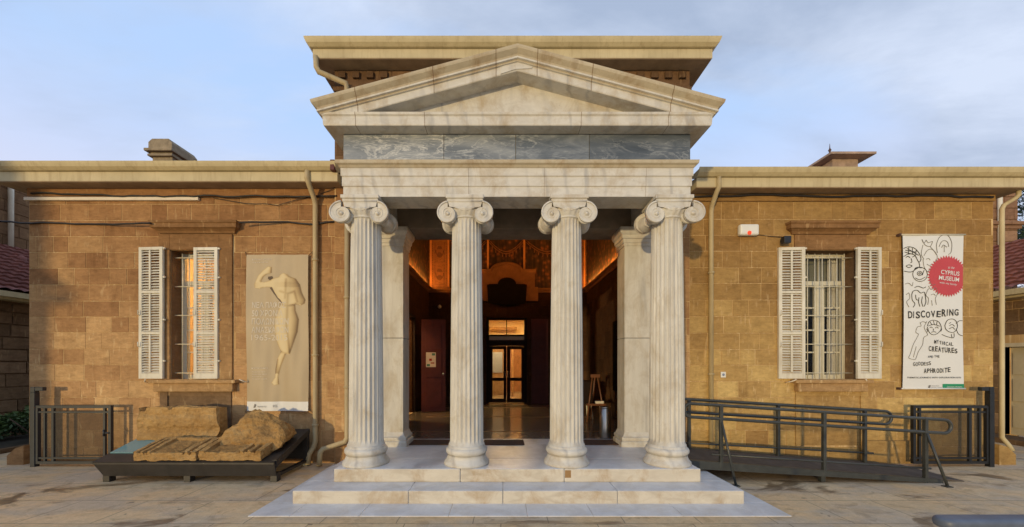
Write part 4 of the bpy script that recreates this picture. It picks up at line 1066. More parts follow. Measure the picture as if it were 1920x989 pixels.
m_ = MB(); m_.tube([(ex, ey + .42, ZF), (ex, ey + .06, ZF + .98)], .017, 6); m_.build('leg', 'easel_wood', easel)
m_ = MB(); m_.box(ex - .21, ex + .21, ey - .09, ey - .02, ZF + .36, ZF + .40); m_.build('shelf', 'easel_wood', easel)
m_ = MB(); m_.box(ex - .10, ex + .10, ey + .0, ey + .04, ZF + .96, ZF + 1.03); m_.build('crossbar', 'easel_wood', easel)
m_ = MB(); m_.bbox(ex - .02, ex + .16, ey - .10, ey - .03, ZF + .402, ZF + .46, .01); tag(m_.build('leaflet_stack', 'paper', None, (ex, ey, ZF + .4)), 'small pale stack of leaflets lying on the easel shelf', 'leaflets')
tx, ty = 1.85, 8.75
tb = thing('reception_table', 'dark low table with pale legs standing behind the third column', 'table', (tx, ty, ZF))
m_ = MB(); m_.bbox(tx - .28, tx + .22, ty - .3, ty + .3, ZF + .34, ZF + .86, .01); m_.build('cabinet', 'door_frame', tb)
for sx, sy in ((-.22, -.25), (.18, -.25), (-.22, .25), (.18, .25)):
    m_ = MB(); m_.tube([(tx + sx * 1.1, ty + sy * 1.1, ZF), (tx + sx, ty + sy, ZF + .34)], [.015, .022], 6); m_.build('leg', 'white_trim', tb)
# noticeboard on the right wall
nb = thing('noticeboard', 'tall dark noticeboard with pinned posters on the right wall of the hall', 'noticeboard', (IX1, 8.0, 1.2))
m_ = MB(); m_.bbox(IX1 - .05, IX1 - .01, 7.45, 8.75, .95, 2.55, .006); m_.build('board', 'plaque', nb)
for a, b, z0, z1, mt in ((7.75, 8.1, 1.75, 2.0, 'paper'), (7.72, 8.15, 1.35, 1.68, 'paper_green'), (7.75, 8.05, 1.12, 1.30, 'paper'), (7.82, 8.0, 1.45, 1.6, 'paper_red')):
    m_ = MB(); m_.box(IX1 - .056 - (.002 if 'red' in mt else 0), IX1 - .051, a, b, z0, z1); m_.build('notice', mt, nb)
# poster on the maroon leaf
def onleaf(u, z, off): return (hx + u * math.cos(LA) + off * math.sin(LA), hy + u * math.sin(LA) - off * math.cos(LA), z)
ps = thing('poster', 'white printed poster with red and green blots on the open maroon door', 'poster', onleaf(.28, 1.6, .03))
def leafquad(u0, u1, z0, z1, off, mat, nm):
    m_ = MB(); n = m_.add([onleaf(u0, z0, off), onleaf(u1, z0, off), onleaf(u1, z1, off), onleaf(u0, z1, off), onleaf(u0, z0, off - .001), onleaf(u1, z0, off - .001), onleaf(u1, z1, off - .001), onleaf(u0, z1, off - .001)])
    for q in ((0, 1, 2, 3), (4, 5, 6, 7), (0, 1, 5, 4), (2, 3, 7, 6)): m_.face([n + i for i in q])
    m_.build(nm, mat, ps)
leafquad(.12, .37, 1.48, 1.86, .040, 'paper', 'sheet')
leafquad(.27, .35, 1.78, 1.84, .043, 'paper_green', 'print'); leafquad(.20, .27, 1.64, 1.70, .043, 'paper_red', 'print'); leafquad(.24, .33, 1.57, 1.60, .043, 'paper_red', 'print'); leafquad(.14, .22, 1.50, 1.56, .043, 'paper_green', 'print')
# little lamp high on the hall wall
m_ = MB(); bm = bmesh.new(); bmesh.ops.create_uvsphere(bm, u_segments=12, v_segments=8, radius=.06); m_.bm(bm, Matrix.Translation((-1.95, YB - .06, 3.33)), smooth=True)
m_.tube([(-1.95, YB - .01, 3.40), (-1.95, YB - .06, 3.38)], .015, 6)
tag(m_.build('security_camera', 'paper', None, (-1.95, YB, 3.33)), 'small white dome camera high on the dark back wall behind the open maroon door', 'camera')

# ------------------------------------------------------------------ fittings on the facade
ax = PX(1402.5, 5.9)
al = thing('alarm_box', 'ivory alarm siren box with a red lens on the right wing wall', 'alarm', (ax, YW, 3.6))
m_ = MB(); m_.bbox(ax - .15, ax + .15, YW - .10, YW - .008, 3.60, 3.775, .028, smooth=False); m_.build('housing', 'alarm', al)
m_ = MB(); m_.lathe([(.032, 0), (.028, -.010), (.012, -.016)], (ax - .01, YW - .101, 3.632), 'y', 16); m_.build('lens', 'red_lens', al)
fx = PX(1473, 5.85)
fl_ = thing('floodlight', 'small black floodlight on the wall beside the right window lintel', 'floodlight', (fx, YW, 3.5))
m_ = MB(); m_.bbox(fx - .055, fx + .055, YW - .15, YW - .07, 3.46, 3.57, .008); m_.build('housing', 'black_metal', fl_)
m_ = MB(); m_.tube([(fx, YW - .008, 3.53), (fx, YW - .075, 3.52)], .016, 8); m_.build('bracket', 'black_metal', fl_)
sx_ = PX(1355, YW)
so_ = MB(); so_.bbox(sx_ - .04, sx_ + .04, YW - .022, YW - .008, 1.36, 1.45, .005); so_.mat = 1; so_.lathe([(.022, 0), (.018, -.003)], (sx_, YW - .022, 1.405), 'y', 12)
tag(so_.build('wall_socket', ['alarm', 'ban_bluegrey'], None, (sx_, YW, 1.4)), 'small square white socket plate low on the wall right of the portico', 'socket')
def cable(pts, r, lab, mat='cable', nm='cable', wob=.012, seed=0):
    rnd = random.Random(seed); P = []
    for a, b in zip(pts[:-1], pts[1:]):
        n = max(2, int((Vector(b) - Vector(a)).length / .16))
        for i in range(n):
            p = Vector(a).lerp(Vector(b), i / n); p.z += rnd.uniform(-wob, wob); P.append(p)
    P.append(Vector(pts[-1])); m_ = MB(); m_.tube(P, r, 6)
    return tag(m_.build(nm, mat, None, tuple(pts[0])), lab, 'cable')
yc = YW - .022
def W(px, py, y=yc): return (PX(px, y), y, PZ(py, y))
cable([W(58, 362, 5.895), W(250, 368, 5.895), W(440, 368, 5.895), W(632, 368, 5.895)], .013, 'bundle of dark cables strung just under the eaves of the left wing', seed=1)
cable([W(400, 372, 5.92), W(460, 383, 5.92), W(520, 384, 5.92), W(600, 366, 5.92), W(640, 345, 5.87)], .005, 'thin loose cable looping below the left wing cable bundle', seed=5)
cable([W(0, 417), W(60, 418), W(180, 421), W(283, 419, 5.81)], .014, 'dark cable crossing the stone wall left of the left window lintel', seed=2)
cable([W(448, 417, 5.81), W(540, 417), W(590, 420), W(632, 416)], .014, 'dark cable crossing the wall between the left lintel and the portico', seed=3)
cable([W(1293, 368, 5.895), W(1450, 366, 5.895), W(1600, 369, 5.895), W(1720, 367, 5.895), W(1862, 370, 5.895)], .016, 'bundle of dark cables strung under the eaves of the right wing', seed=4)
cable([W(1420, 441, 5.938), W(1440, 443, 5.938), W(1466, 445, 5.92)], .005, 'thin wire from the alarm box to the black floodlight', seed=6, wob=.004)
tr = MB(); tr.bbox(W(48, 375)[0], W(374, 375)[0], YW - .05, YW - .008, PZ(378, YW), PZ(372, YW), .004)
tag(tr.build('cable_trunking', 'trunk_white', None, W(210, 375)), 'long pale strip of cable trunking high on the left wing wall', 'trunking')

# ------------------------------------------------------------------ banners
def banner_sheet(x0, x1, z0, z1, y, warp, mats, band, name, parent):
    m_ = MB(); nx, nz = 24, 50
    for j in range(nz + 1):
        z = z0 + (z1 - z0) * j / nz
        for i in range(nx + 1):
            x = x0 + (x1 - x0) * i / nx; m_.add([(x, y + warp(x, z), z)])
    for j in range(nz):
        zc = z0 + (z1 - z0) * (j + .5) / nz
        for i in range(nx): m_.face((j * (nx + 1) + i, j * (nx + 1) + i + 1, (j + 1) * (nx + 1) + i + 1, (j + 1) * (nx + 1) + i), mat=band(zc), smooth=True)
    return m_.build(name, mats, parent, recalc=False)
BY = YW - .05
bl0, bl1 = PX(462, BY), PX(578, BY); bt, bb = PZ(478, BY), PZ(771, BY)
warpL = lambda x, z: .016 * math.sin(x * 11 + z * 2.2) * (.4 + .6 * (bt - z) / (bt - bb)) + .004 * math.sin(x * 31 - z * 3)
banL = thing('exhibition_banner', 'tall tan vinyl banner with a headless marble torso, right of the left window', 'banner', ((bl0 + bl1) / 2, BY, bb))
hb = bb + (bt - bb) * .066
banner_sheet(bl0, bl1, bb, bt, BY, warpL, ['ban_tan', 'ban_white'], lambda z: 1 if z < hb else 0, 'sheet', banL)
ly = BY - .004
def bp(u, v):   # zoom pixel of the banner -> x,z
    return bl0 + (u - 67) / (415 - 67) * (bl1 - bl0), bt - (v - 57) / (933 - 57) * (bt - bb)
def flat(parent, pts, mat, off, warp, y, name, conv):
    P = [conv(*p) for p in pts]
    bm = bmesh.new(); vs = [bm.verts.new((x, 0, z)) for x, z in P]; f = bm.faces.new(vs)
    bmesh.ops.triangulate(bm, faces=[f]); bmesh.ops.subdivide_edges(bm, edges=bm.edges[:], cuts=2)
    for v in bm.verts: v.co.y = y - off + warp(v.co.x, v.co.z)
    m_ = MB(); m_.bm(bm); return m_.build(name, mat, parent, recalc=False)
fig = [(212, 128), (190, 122), (160, 145), (130, 175), (108, 222), (112, 243), (140, 247), (175, 238), (205, 240), (215, 265), (240, 300), (262, 325), (250, 365), (225, 420), (222, 470), (235, 540), (262, 600), (240, 640), (228, 700), (226, 745), (205, 775), (220, 790), (250, 785), (245, 740), (262, 680), (290, 615), (315, 615), (330, 570), (355, 490), (362, 420), (345, 370), (342, 335), (370, 342), (395, 330), (400, 310), (380, 270), (370, 225), (345, 190), (310, 178), (296, 165), (275, 160), (258, 168), (250, 182), (220, 190), (205, 200), (160, 212), (150, 205), (165, 180), (185, 165), (212, 160)]
def seg_d(p, a_, b_):
    ab = b_ - a_; t = max(0, min(1, (p - a_).dot(ab) / max(1e-9, ab.dot(ab)))); return (p - a_ - ab * t).length
# the printed torso: one triangulated outline, toned by distance from its contour as if lit from the left
bm = bmesh.new(); vs = [bm.verts.new((u, v, 0)) for u, v in fig]; f = bm.faces.new(vs); bmesh.ops.triangulate(bm, faces=[f])
for _ in range(7):
    lg = [e for e in bm.edges if e.calc_length() > 7]
    if not lg: break
    bmesh.ops.subdivide_edges(bm, edges=lg, cuts=1); bmesh.ops.triangulate(bm, faces=bm.faces[:])
E_ = [(Vector(fig[i]), Vector(fig[(i + 1) % len(fig)])) for i in range(len(fig))]
folds = [[(258, 262), (300, 275), (335, 262)], [(292, 440), (300, 500), (312, 600)], [(250, 330), (300, 345), (345, 330)], [(290, 195), (286, 300)], [(262, 600), (290, 612)], [(335, 262), (352, 320)], [(300, 280), (296, 420)]]
FE = [(Vector(a_), Vector(b_)) for ln in folds for a_, b_ in zip(ln[:-1], ln[1:])]
def fig_tone(p):
    best = 1e9; bn = None
    for a_, b_ in E_:
        d_ = seg_d(p, a_, b_)
        if d_ < best: best = d_; bn = (a_ + b_) / 2 - p
    xs = sorted(a_.x + (b_.x - a_.x) * (p.y + .013 - a_.y) / (b_.y - a_.y) for a_, b_ in E_ if (a_.y > p.y + .013) != (b_.y > p.y + .013))
    lo = max([x for x in xs if x <= p.x + .5], default=p.x - 20); hi = min([x for x in xs if x > p.x + .5], default=p.x + 20)
    q = max(-1, min(1, 2 * (p.x - lo) / max(1, hi - lo) - 1))
    t = -.02 + .74 * (math.sqrt(max(0, 1 - q * q)) * .85 - .38 * q) + .06 * min(1, best / 10) - .30 * max(0, 1 - min(seg_d(p, a_, b_) for a_, b_ in FE) / 11)
    if 640 < p.y < 725 and p.x < 252: t -= .5 * max(0, 1 - abs(p.x - 234) / 20)
    return max(0, min(1, t))
bm.verts.index_update(); m_ = MB(); tones = []
for v in bm.verts:
    x, z = bp(v.co.x, v.co.y); m_.add([(x, BY - .0022 + warpL(x, z), z)]); tones.append(fig_tone(Vector((v.co.x, v.co.y))))
for fc in bm.faces: m_.face([v.index for v in fc.verts], smooth=True)
bm.free(); fo = m_.build('printed_figure', 'fig', banL, recalc=False)
fo.data.attributes.remove(fo.data.attributes['tone']); fo.data.attributes.new('tone', 'FLOAT', 'POINT').data.foreach_set('value', tones)
for pts in ([(200, 243), (215, 265), (240, 300), (265, 327), (282, 328), (245, 298), (225, 262), (213, 238)], [(190, 180), (215, 178), (222, 190), (200, 200), (188, 192)]):
    flat(banL, pts, 'fig_dark', .003, warpL, BY, 'printed_shading', bp)
def btext(s, u0, v, u1, h, mat, conv=bp, par=None, warp=warpL, y=BY, off=.0045, **k):
    x0, z0 = conv(u0, v); x1, _ = conv(u1, v); _, zt_ = conv(u0, v - h)
    text(s, mat, par or banL, x0, z0, y - off, width=x1 - x0, height=zt_ - z0, warp=warp, **k)
btext('ΝΕΑ ΠΑΦΟΣ', 100, 355, 290, 36, 'ban_pale', bold=.01); btext('50 ΧΡΟΝΙΑ', 100, 402, 275, 36, 'ban_pale', bold=.01); btext('ΠΟΛΩΝΙΚΩΝ', 100, 448, 305, 36, 'ban_pale', bold=.01)
btext('ΑΝΑΣΚΑΦΩΝ', 100, 494, 305, 36, 'ban_pale', bold=.01); btext('1965-2015', 100, 537, 300, 32, 'ban_pale')
btext('ΚΥΠΡΙΑΚΟ ΜΟΥΣΕΙΟ', 100, 88, 213, 9, 'ban_pale'); btext('ΛΕΥΚΩΣΙΑ', 100, 103, 190, 6, 'ban_pale')
btext('ΚΥΠΡΙΑΚΟ', 100, 697, 188, 9, 'ban_pale')
for i, w in enumerate((175, 182, 165, 185)): btext('Λευκωσια 2015', 100, 717 + i * 13, w, 7, 'ban_pale')
btext('ΤΜΗΜΑ ΑΡΧΑΙΟΤΗΤΩΝ', 130, 912, 182, 8, 'ink_soft', off=.0045); btext('ΜΟΥΣΕΙΟ', 218, 912, 240, 14, 'ink_soft', off=.0045)
flat(banL, [(104, 915), (112, 893), (124, 898), (116, 915)], 'ink_soft', .003, warpL, BY, 'printed_emblem', bp)
m_ = MB()
for u, v in ((67, 57), (415, 57), (67, 933), (415, 933)):
    x, z = bp(u, v); s = -1 if u < 200 else 1
    m_.tube([(x, BY, z - (.02 if v < 500 else -.02)), (x + s * .045, YW - .008, z + (.06 if v < 500 else -.03))], .004, 5)
m_.build('tie', 'cable', banL)

br0, br1 = PX(1692.5, BY), PX(1807, BY); rt, rb = PZ(440.5, BY), PZ(729, BY)
warpR = lambda x, z: .014 * math.sin(PI * (z - rb) / (rt - rb)) * -math.cos((x - br0) / (br1 - br0) * PI * .9) + .003 * math.sin(x * 9 + z * 1.7)
banR = thing('family_event_banner', 'tall white cloth banner with line drawings and a red starburst on the right wing', 'banner', ((br0 + br1) / 2, BY, rb))
banner_sheet(br0, br1, rb, rt, BY, warpR, ['ban_white'], lambda z: 0, 'sheet', banR)
def rp(u, v): return br0 + (u - 97) / (441 - 97) * (br1 - br0), rt - (v - 62) / (926 - 62) * (rt - rb)
rk_ = dict(conv=rp, par=banR, warp=warpR)
cxu, cvv = 350, 295; R1, R2 = 118, 103
star = []
for i in range(44 * 2):
    a_ = 2 * PI * i / 88; r_ = R1 if i % 2 else R2
    star.append((min(441, cxu + r_ * math.cos(a_)), cvv + r_ * math.sin(a_)))
st2 = [p for i, p in enumerate(star)]
x, z = rp(cxu, cvv)
m_ = MB(); n0 = m_.add([(x, BY - .004 + warpR(x, z), z)]); pts = []
for u, v in st2:
    xx, zz = rp(u, v); pts.append((xx, BY - .004 + warpR(xx, zz), zz))
n1 = m_.add(pts)
for i in range(88): m_.face((n0, n1 + i, n1 + (i + 1) % 88))
m_.build('starburst', 'ban_red', banR, recalc=False)
def rtext(s, u0, v, u1, h, mat='ink', rot=0, off=.006, **k): btext(s, u0, v, u1, h, mat, off=off, rot=rot, **rk_, **k)
rtext('at the', 350, 252, 388, 14, 'ban_white', -.06, off=.008); rtext('CYPRUS', 308, 282, 418, 24, 'ban_white', -.10, off=.008, bold=.012); rtext('MUSEUM', 296, 314, 416, 24, 'ban_white', -.10, off=.008, bold=.012); rtext('with my family', 300, 335, 404, 14, 'ban_white', -.12, off=.008)
# hand-drawn title: each letter jitters a little
def scrawl(s, u0, v, u1, h, dv=0, seed=0, bold=.012):
    rnd = random.Random(seed); n = len(s); wt = [(.45 if ch in 'I ' else 1) for ch in s]; tot = sum(wt); u = u0
    for ch, w in zip(s, wt):
        du = (u1 - u0) * w / tot
        if ch != ' ':
            x, zz = rp(u + du * .08, v + dv * (u - u0) / (u1 - u0) + rnd.uniform(-2, 2)); x1, _ = rp(u + du * .88, v); _, zt_ = rp(u, v - h * rnd.uniform(.92, 1.08) + dv * 0)
            text(ch, 'ink', banR, x, zz, BY - .006, width=(x1 - x) * (.4 if ch == 'I' else 1), height=zt_ - rp(u, v)[1], warp=warpR, rot=rnd.uniform(-.06, .06), bold=bold)
        u += du
scrawl('DISCOVERING', 118, 533, 418, 38, -20, 1, .02); scrawl('MYTHICAL', 272, 672, 384, 20, 18, 2); scrawl('CREATURES', 240, 715, 408, 28, 15, 3, .02)
scrawl('AND THE', 236, 754, 306, 13, -4, 4); scrawl('GODDESS', 150, 798, 256, 20, -4, 5); scrawl('APHRODITE', 212, 838, 368, 26, -4, 6, .02)
rtext('THEMATIC JOURNEYS WITH EXPLORATION KITS', 118, 868, 424, 11, bold=.01)
flat(banR, [(322, 900), (440.5, 900), (440.5, 925.5), (322, 925.5), (334, 912)], 'ban_green', .004, warpR, BY, 'green_corner', rp)
rtext('Department of Antiquities', 345, 919, 428, 10, 'ban_white', off=.007)
flat(banR, [(238, 922), (242, 908), (254, 906), (246, 914), (250, 922)], 'ink_soft', .005, warpR, BY, 'printed_emblem', rp)
rtext('CYPRUS MUSEUM', 256, 913, 300, 5, 'ink_soft'); rtext('NICOSIA CYPRUS', 256, 921, 316, 5, 'ink_soft')
def strokes(lines, mat='ink', r=.0042, nm='line_drawing', parts=None):
    if parts:
        for q0, q1 in zip((0,) + parts, parts + (len(lines),)): strokes(lines[q0:q1], mat, r, nm)
        return
    m_ = MB()
    for ln in lines:
        P = []
        for i in range(len(ln) - 1):   # Catmull-Rom
            p0 = ln[max(0, i - 1)]; p1 = ln[i]; p2 = ln[i + 1]; p3 = ln[min(len(ln) - 1, i + 2)]
            for k in range(4):
                t = k / 4
                P.append(tuple(.5 * ((2 * p1[c]) + (-p0[c] + p2[c]) * t + (2 * p0[c] - 5 * p1[c] + 4 * p2[c] - p3[c]) * t * t + (-p0[c] + 3 * p1[c] - 3 * p2[c] + p3[c]) * t ** 3) for c in (0, 1)))
        P.append(ln[-1])
        W3 = []
        for u, v in P:
            x, z = rp(min(438, max(100, u)), v); W3.append((x, BY - .003 + warpR(x, z), z))
        m_.tube(W3, r, 5)
    m_.build(nm, mat, banR)
def ell(cx, cy, rx, ry, a0=0, a1=360, n=12): return [(cx + rx * math.cos(math.radians(a0 + (a1 - a0) * i / n)), cy + ry * math.sin(math.radians(a0 + (a1 - a0) * i / n))) for i in range(n + 1)]
strokes([[(100, 140), (130, 130), (165, 140), (190, 170), (198, 200), (185, 215), (160, 175), (125, 172), (100, 185)], [(185, 215), (190, 240), (170, 255), (140, 272), (100, 268)], [(112, 190), (124, 184), (136, 192)], [(150, 188), (164, 182), (174, 192)], [(142, 195), (146, 215), (138, 220)], [(112, 238), (128, 232), (146, 238), (128, 248), (112, 240)],
         [(110, 150), (170, 160)], [(120, 140), (185, 178)], [(105, 160), (150, 172)], [(130, 134), (126, 172)], [(150, 138), (150, 174)], [(172, 150), (168, 178)]], 'ink', .0052)
strokes([ell(192, 285, 42, 40), ell(190, 280, 14, 12), ell(190, 280, 5, 5), [(165, 305), (190, 315), (222, 300)], [(160, 255), (175, 245), (200, 250)], [(215, 262), (205, 290)]], 'ink', .0045)
strokes([[(160, 360), (180, 352), (210, 362), (225, 355)], [(142, 400), (150, 380), (175, 375), (195, 390), (215, 385), (222, 410), (225, 440), (215, 465)], [(142, 400), (145, 430), (160, 450), (150, 470)], [(165, 400), (168, 425), (180, 430)], [(185, 415), (182, 440), (190, 466)], [(205, 410), (200, 440), (208, 466)]], 'ink', .0050)
strokes([[(228, 92), (215, 110), (205, 90), (222, 120), (250, 128), (262, 100), (240, 108), (228, 92)], [(210, 120), (200, 170), (215, 200)], [(250, 130), (285, 170), (288, 200), (275, 215)], [(215, 180), (235, 150), (262, 145), (285, 175)], [(210, 200), (215, 240), (235, 270), (250, 250)], [(228, 200), (240, 195), (250, 205)], [(232, 228), (246, 235), (258, 228)],
         [(290, 165), (285, 120), (300, 80), (328, 63), (355, 70), (374, 110), (370, 160), (355, 172)], [(300, 130), (312, 105), (330, 95), (350, 105), (356, 130)], [(315, 135), (325, 120), (345, 132)], [(330, 120), (330, 160)], [(105, 340), (125, 335), (145, 350), (150, 330)], [(110, 400), (125, 390), (130, 420), (112, 440), (125, 470)],
         [(240, 350), (255, 370), (280, 360), (292, 390), (280, 420), (286, 455)], [(240, 365), (225, 400), (240, 420), (236, 455)], [(255, 400), (270, 395), (280, 405)], [(258, 430), (262, 460)], [(245, 320), (260, 345), (280, 340)]], 'ink_soft', .0040, parts=(7, 11, 13))
strokes([[(234, 575), (245, 550), (272, 542), (300, 552), (314, 580), (310, 600), (290, 618), (268, 624), (245, 610), (234, 580)], [(240, 575), (270, 566), (306, 576)], [(250, 552), (262, 570)], [(270, 545), (275, 568)], [(290, 550), (288, 570)], [(248, 585), (256, 580), (264, 586)], [(280, 586), (290, 580), (298, 588)], [(270, 590), (268, 602)], [(258, 610), (272, 606), (286, 610)], [(228, 590), (235, 600), (230, 610)], [(318, 590), (312, 605)],
         [(335, 570), (350, 542), (380, 535), (402, 550), (408, 580), (390, 608), (362, 608), (340, 592), (335, 570)], [(362, 572), (378, 566), (392, 576)], [(360, 590), (380, 582), (392, 594)], [(360, 560), (370, 555)], [(318, 622), (350, 635), (385, 640), (388, 615)], [(372, 620), (376, 640)], [(400, 560), (420, 545), (440, 545)], [(400, 590), (415, 620), (440, 630)]], 'ink', .0044)
strokes([[(190, 555), (196, 575), (175, 580), (165, 610), (180, 620), (172, 640), (150, 680), (135, 730), (126, 752), (140, 760), (152, 762), (165, 760), (180, 720), (205, 680), (212, 640), (235, 625), (222, 600), (215, 580), (225, 560), (230, 548)], [(190, 560), (205, 550), (225, 556)], [(168, 690), (152, 750)]], 'ink_soft', .0036)
for z, nm in ((rt, 'hanging_rod'), (rb, 'hanging_rod')):
    m_ = MB(); m_.tube([(br0 - .04, BY - .003, z), (br1 + .02, BY - .003, z)], .012, 8); m_.build(nm, 'white_trim' if z == rt else 'ban_white', banR)
    m_ = MB(); m_.bbox(br0 - .06, br0 - .035, BY - .02, YW - .008, z - .02, z + .02, .004); m_.build('bracket', 'rust', banR)

# ------------------------------------------------------------------ gates
def gate(x0, x1, postside, lab, mat):
    y = 5.74; z0, z1 = .045, .94
    g_ = thing('side_gate', lab, 'gate', ((x0 + x1) / 2, y, 0), 'mesh gates folded back against the wall')
    m_ = MB(); r = .022
    m_.box(x0, x1, y - r, y + r, z1 - .04, z1); m_.box(x0, x1, y - r, y + r, z0, z0 + .04)
    m_.box(x0, x0 + .04, y - r, y + r, z0 + .04, z1 - .04); m_.box(x1 - .04, x1, y - r, y + r, z0 + .04, z1 - .04)
    # inner frame
    m_.box(x0 + .04, x1 - .04, y - .014, y + .014, z1 - .115, z1 - .09); m_.box(x0 + .04, x1 - .04, y - .014, y + .014, z0 + .075, z0 + .10)
    for xx in ((x0 + .12, x0 + .145), (x0 + .24, x0 + .275), (x1 - .125, x1 - .095)) if postside < 0 else ((x1 - .145, x1 - .12), (x1 - .30, x1 - .26), (x0 + .095, x0 + .125)):
        m_.box(xx[0], xx[1], y - .015, y + .015, z0 + .04, z1 - .04)
    m_.build('frame', mat, g_)
    m_ = MB(); m_.box(x0 + .145, x1 - .125, y - .002, y + .002, z0 + .10, z1 - .115); m_.build('mesh_panel', 'mesh', g_)
    m_ = MB(); px_ = x0 - .03 if postside < 0 else x1 + .03; d = -postside
    m_.bbox(px_ - .035, px_ + .035, y - .035, y + .035, .0, 1.14, .004)
    m_.bbox(px_ - .033, px_ + .033, y - .033, y + .033, 1.1405, 1.225, .004); 
    xa, xb = sorted((px_ + d * .034, px_ + d * .15)); m_.bbox(xa, xb, y - .028, y + .028, 1.165, 1.222, .004)
    m_.build('post', mat, g_)
    m_ = MB(); hx_ = x1 - .1 if postside < 0 else x0 + .1
    m_.tube([(hx_ - .08 * -postside * -1, y - .03, .52), (hx_, y - .03, .52)], .012, 6); m_.tube([(hx_, y - .03, .47), (hx_, y - .03, .57)], .012, 6); m_.build('latch', mat, g_)
    m_ = MB()
    for zz in (.2, .75): m_.lathe([(.02, 0), (.02, .1)], (px_ - d * .045, y, zz), seg=8)
    m_.build('hinge', mat, g_)
gate(-7.16, -6.0, -1, 'dark slate mesh gate folded against the left end of the facade', 'gate_metal')
gate(PX(1710, 5.74), 7.46, 1, 'black mesh gate folded against the right end of the facade by the ramp', 'black_metal')

# ------------------------------------------------------------------ access ramp
YFr, YRr = 4.97, 5.74
ramp_ = thing('access_ramp', 'dark grey wheelchair ramp with tubular steel handrails right of the steps', 'ramp', (4.2, 5.35, 0))
def dz(x): return max(.012, .30 - .0775 * (x - 2.42))
m_ = MB(); xa, xb = 2.42, 6.2
n = m_.add([(xa, YFr + .04, dz(xa)), (xb, YFr + .04, dz(xb)), (xb, YRr + .06, dz(xb)), (xa, YRr + .06, dz(xa)), (xa, YFr + .04, dz(xa) - .03), (xb, YFr + .04, .001), (xb, YRr + .06, .001), (xa, YRr + .06, dz(xa) - .03)])
for q in ((0, 1, 2, 3), (4, 7, 6, 5), (0, 4, 5, 1), (1, 5, 6, 2), (2, 6, 7, 3), (3, 7, 4, 0)): m_.face([n + i for i in q])
m_.build('deck', 'deck', ramp_)
for yy in (YFr, YRr + .08):
    m_ = MB(); x_e = 5.85
    n = m_.add([(xa, yy - .02, dz(xa) + .012), (x_e, yy - .02, dz(x_e) + .012), (x_e, yy - .02, dz(x_e) - .04), (xa, yy - .02, dz(xa) - .105), (xa, yy + .02, dz(xa) + .012), (x_e, yy + .02, dz(x_e) + .012), (x_e, yy + .02, dz(x_e) - .04), (xa, yy + .02, dz(xa) - .105)])
    for q in ((0, 1, 2, 3), (4, 7, 6, 5), (0, 4, 5, 1), (1, 5, 6, 2), (2, 6, 7, 3), (3, 7, 4, 0)): m_.face([n + i for i in q])
    m_.build('side_beam', 'rail_metal', ramp_)
for xx in (2.60, 4.3):
    for yy in (YFr + .03, YRr + .03):
        m_ = MB(); m_.box(xx - .03, xx + .03, yy - .0, yy + .05, .0, dz(xx) - .032); m_.build('foot', 'rail_metal', ramp_)
def rail_loop(y, xl, xr, ztl, ztr, gap):
    """closed stadium handrail following the slope"""
    P = []; n = 12; r = gap / 2
    zt = lambda x: ztl + (ztr - ztl) * (x - xl) / (xr - xl)
    for i in range(2): P.append((xl + r + (xr - xl - 2 * r) * i, y, zt(xl + r + (xr - xl - 2 * r) * i)))
    for i in range(1, n): t = PI / 2 - PI * i / n; P.append((xr - r + r * math.cos(t), y, zt(xr - r) - r + r * math.sin(t)))
    P.append((xr - r, y, zt(xr - r) - gap)); P.append((xl + r, y, zt(xl + r) - gap))
    for i in range(1, n + 1): t = -PI / 2 - PI * i / n; P.append((xl + r + r * math.cos(t), y, zt(xl + r) - r + r * math.sin(t)))
    m_ = MB(); m_.tube(P, .021, 10, caps=False); m_.build('handrail', 'rail_metal', ramp_)
rail_loop(YFr, 2.42, 5.97, 1.058, .83, .178)
rail_loop(YRr, 2.38, 5.98, 1.062, .845, .20)
for y, a, b in ((YFr, (2.78, .378), (5.70, .188)), (YRr, (2.42, .385), (5.70, .205))):
    m_ = MB(); m_.tube([(a[0], y, a[1]), (b[0], y, b[1])], .014, 8); m_.build('kick_rail', 'rail_metal', ramp_)
for y, xs in ((YFr, (2.91, 4.28, 5.63)), (YRr, (2.87, 4.24, 5.57))):
    for xx in xs:
        m_ = MB(); zt_ = 1.055 - .0640 * (xx - 2.42); m_.bbox(xx - .02, xx + .02, y - .022, y + .022, (dz(xx) - .07) if xx < 5 else .0, zt_ + .012, .003); m_.build('post', 'rail_metal', ramp_)
for xx, ft in ((2.91, (3.02, 4.83)), (5.63, (5.66, 4.80))):
    m_ = MB(); m_.tube([(xx, YFr - .02, .80 if xx < 4 else .66), (ft[0] + (.06 if xx > 4 else 0), ft[1], .02)], .016, 8); m_.box(ft[0] + (.06 if xx > 4 else 0) - .04, ft[0] + (.06 if xx > 4 else 0) + .04, ft[1] - .035, ft[1] + .035, .0, .012); m_.build('brace', 'rail_metal', ramp_)

# ------------------------------------------------------------------ display tray and stones
ZB = lambda y: .284 + (y - 4.93) * (.56 - .284) / .90
tray = thing('display_plinth', 'low dark steel display tray sloping up to the wall under the left window', 'plinth', (-4.2, 5.4, 0))
m_ = MB(); xl, xr = -5.42, -3.02; yf, yr = 4.93, 5.83
def quadbox(P8, mb):
    n = mb.add(P8)
    for q in ((0, 3, 2, 1), (4, 5, 6, 7), (0, 1, 5, 4), (1, 2, 6, 5), (2, 3, 7, 6), (3, 0, 4, 7)): mb.face([n + i for i in q])
quadbox([(xl, yf, ZB(yf) - .03), (xr, yf, ZB(yf) - .03), (xr, yr, ZB(yr) - .03), (xl, yr, ZB(yr) - .03), (xl, yf, ZB(yf)), (xr, yf, ZB(yf)), (xr, yr, ZB(yr)), (xl, yr, ZB(yr))], m_)
m_.build('top', 'tray_metal', tray)
m_ = MB()   # splayed front skirt
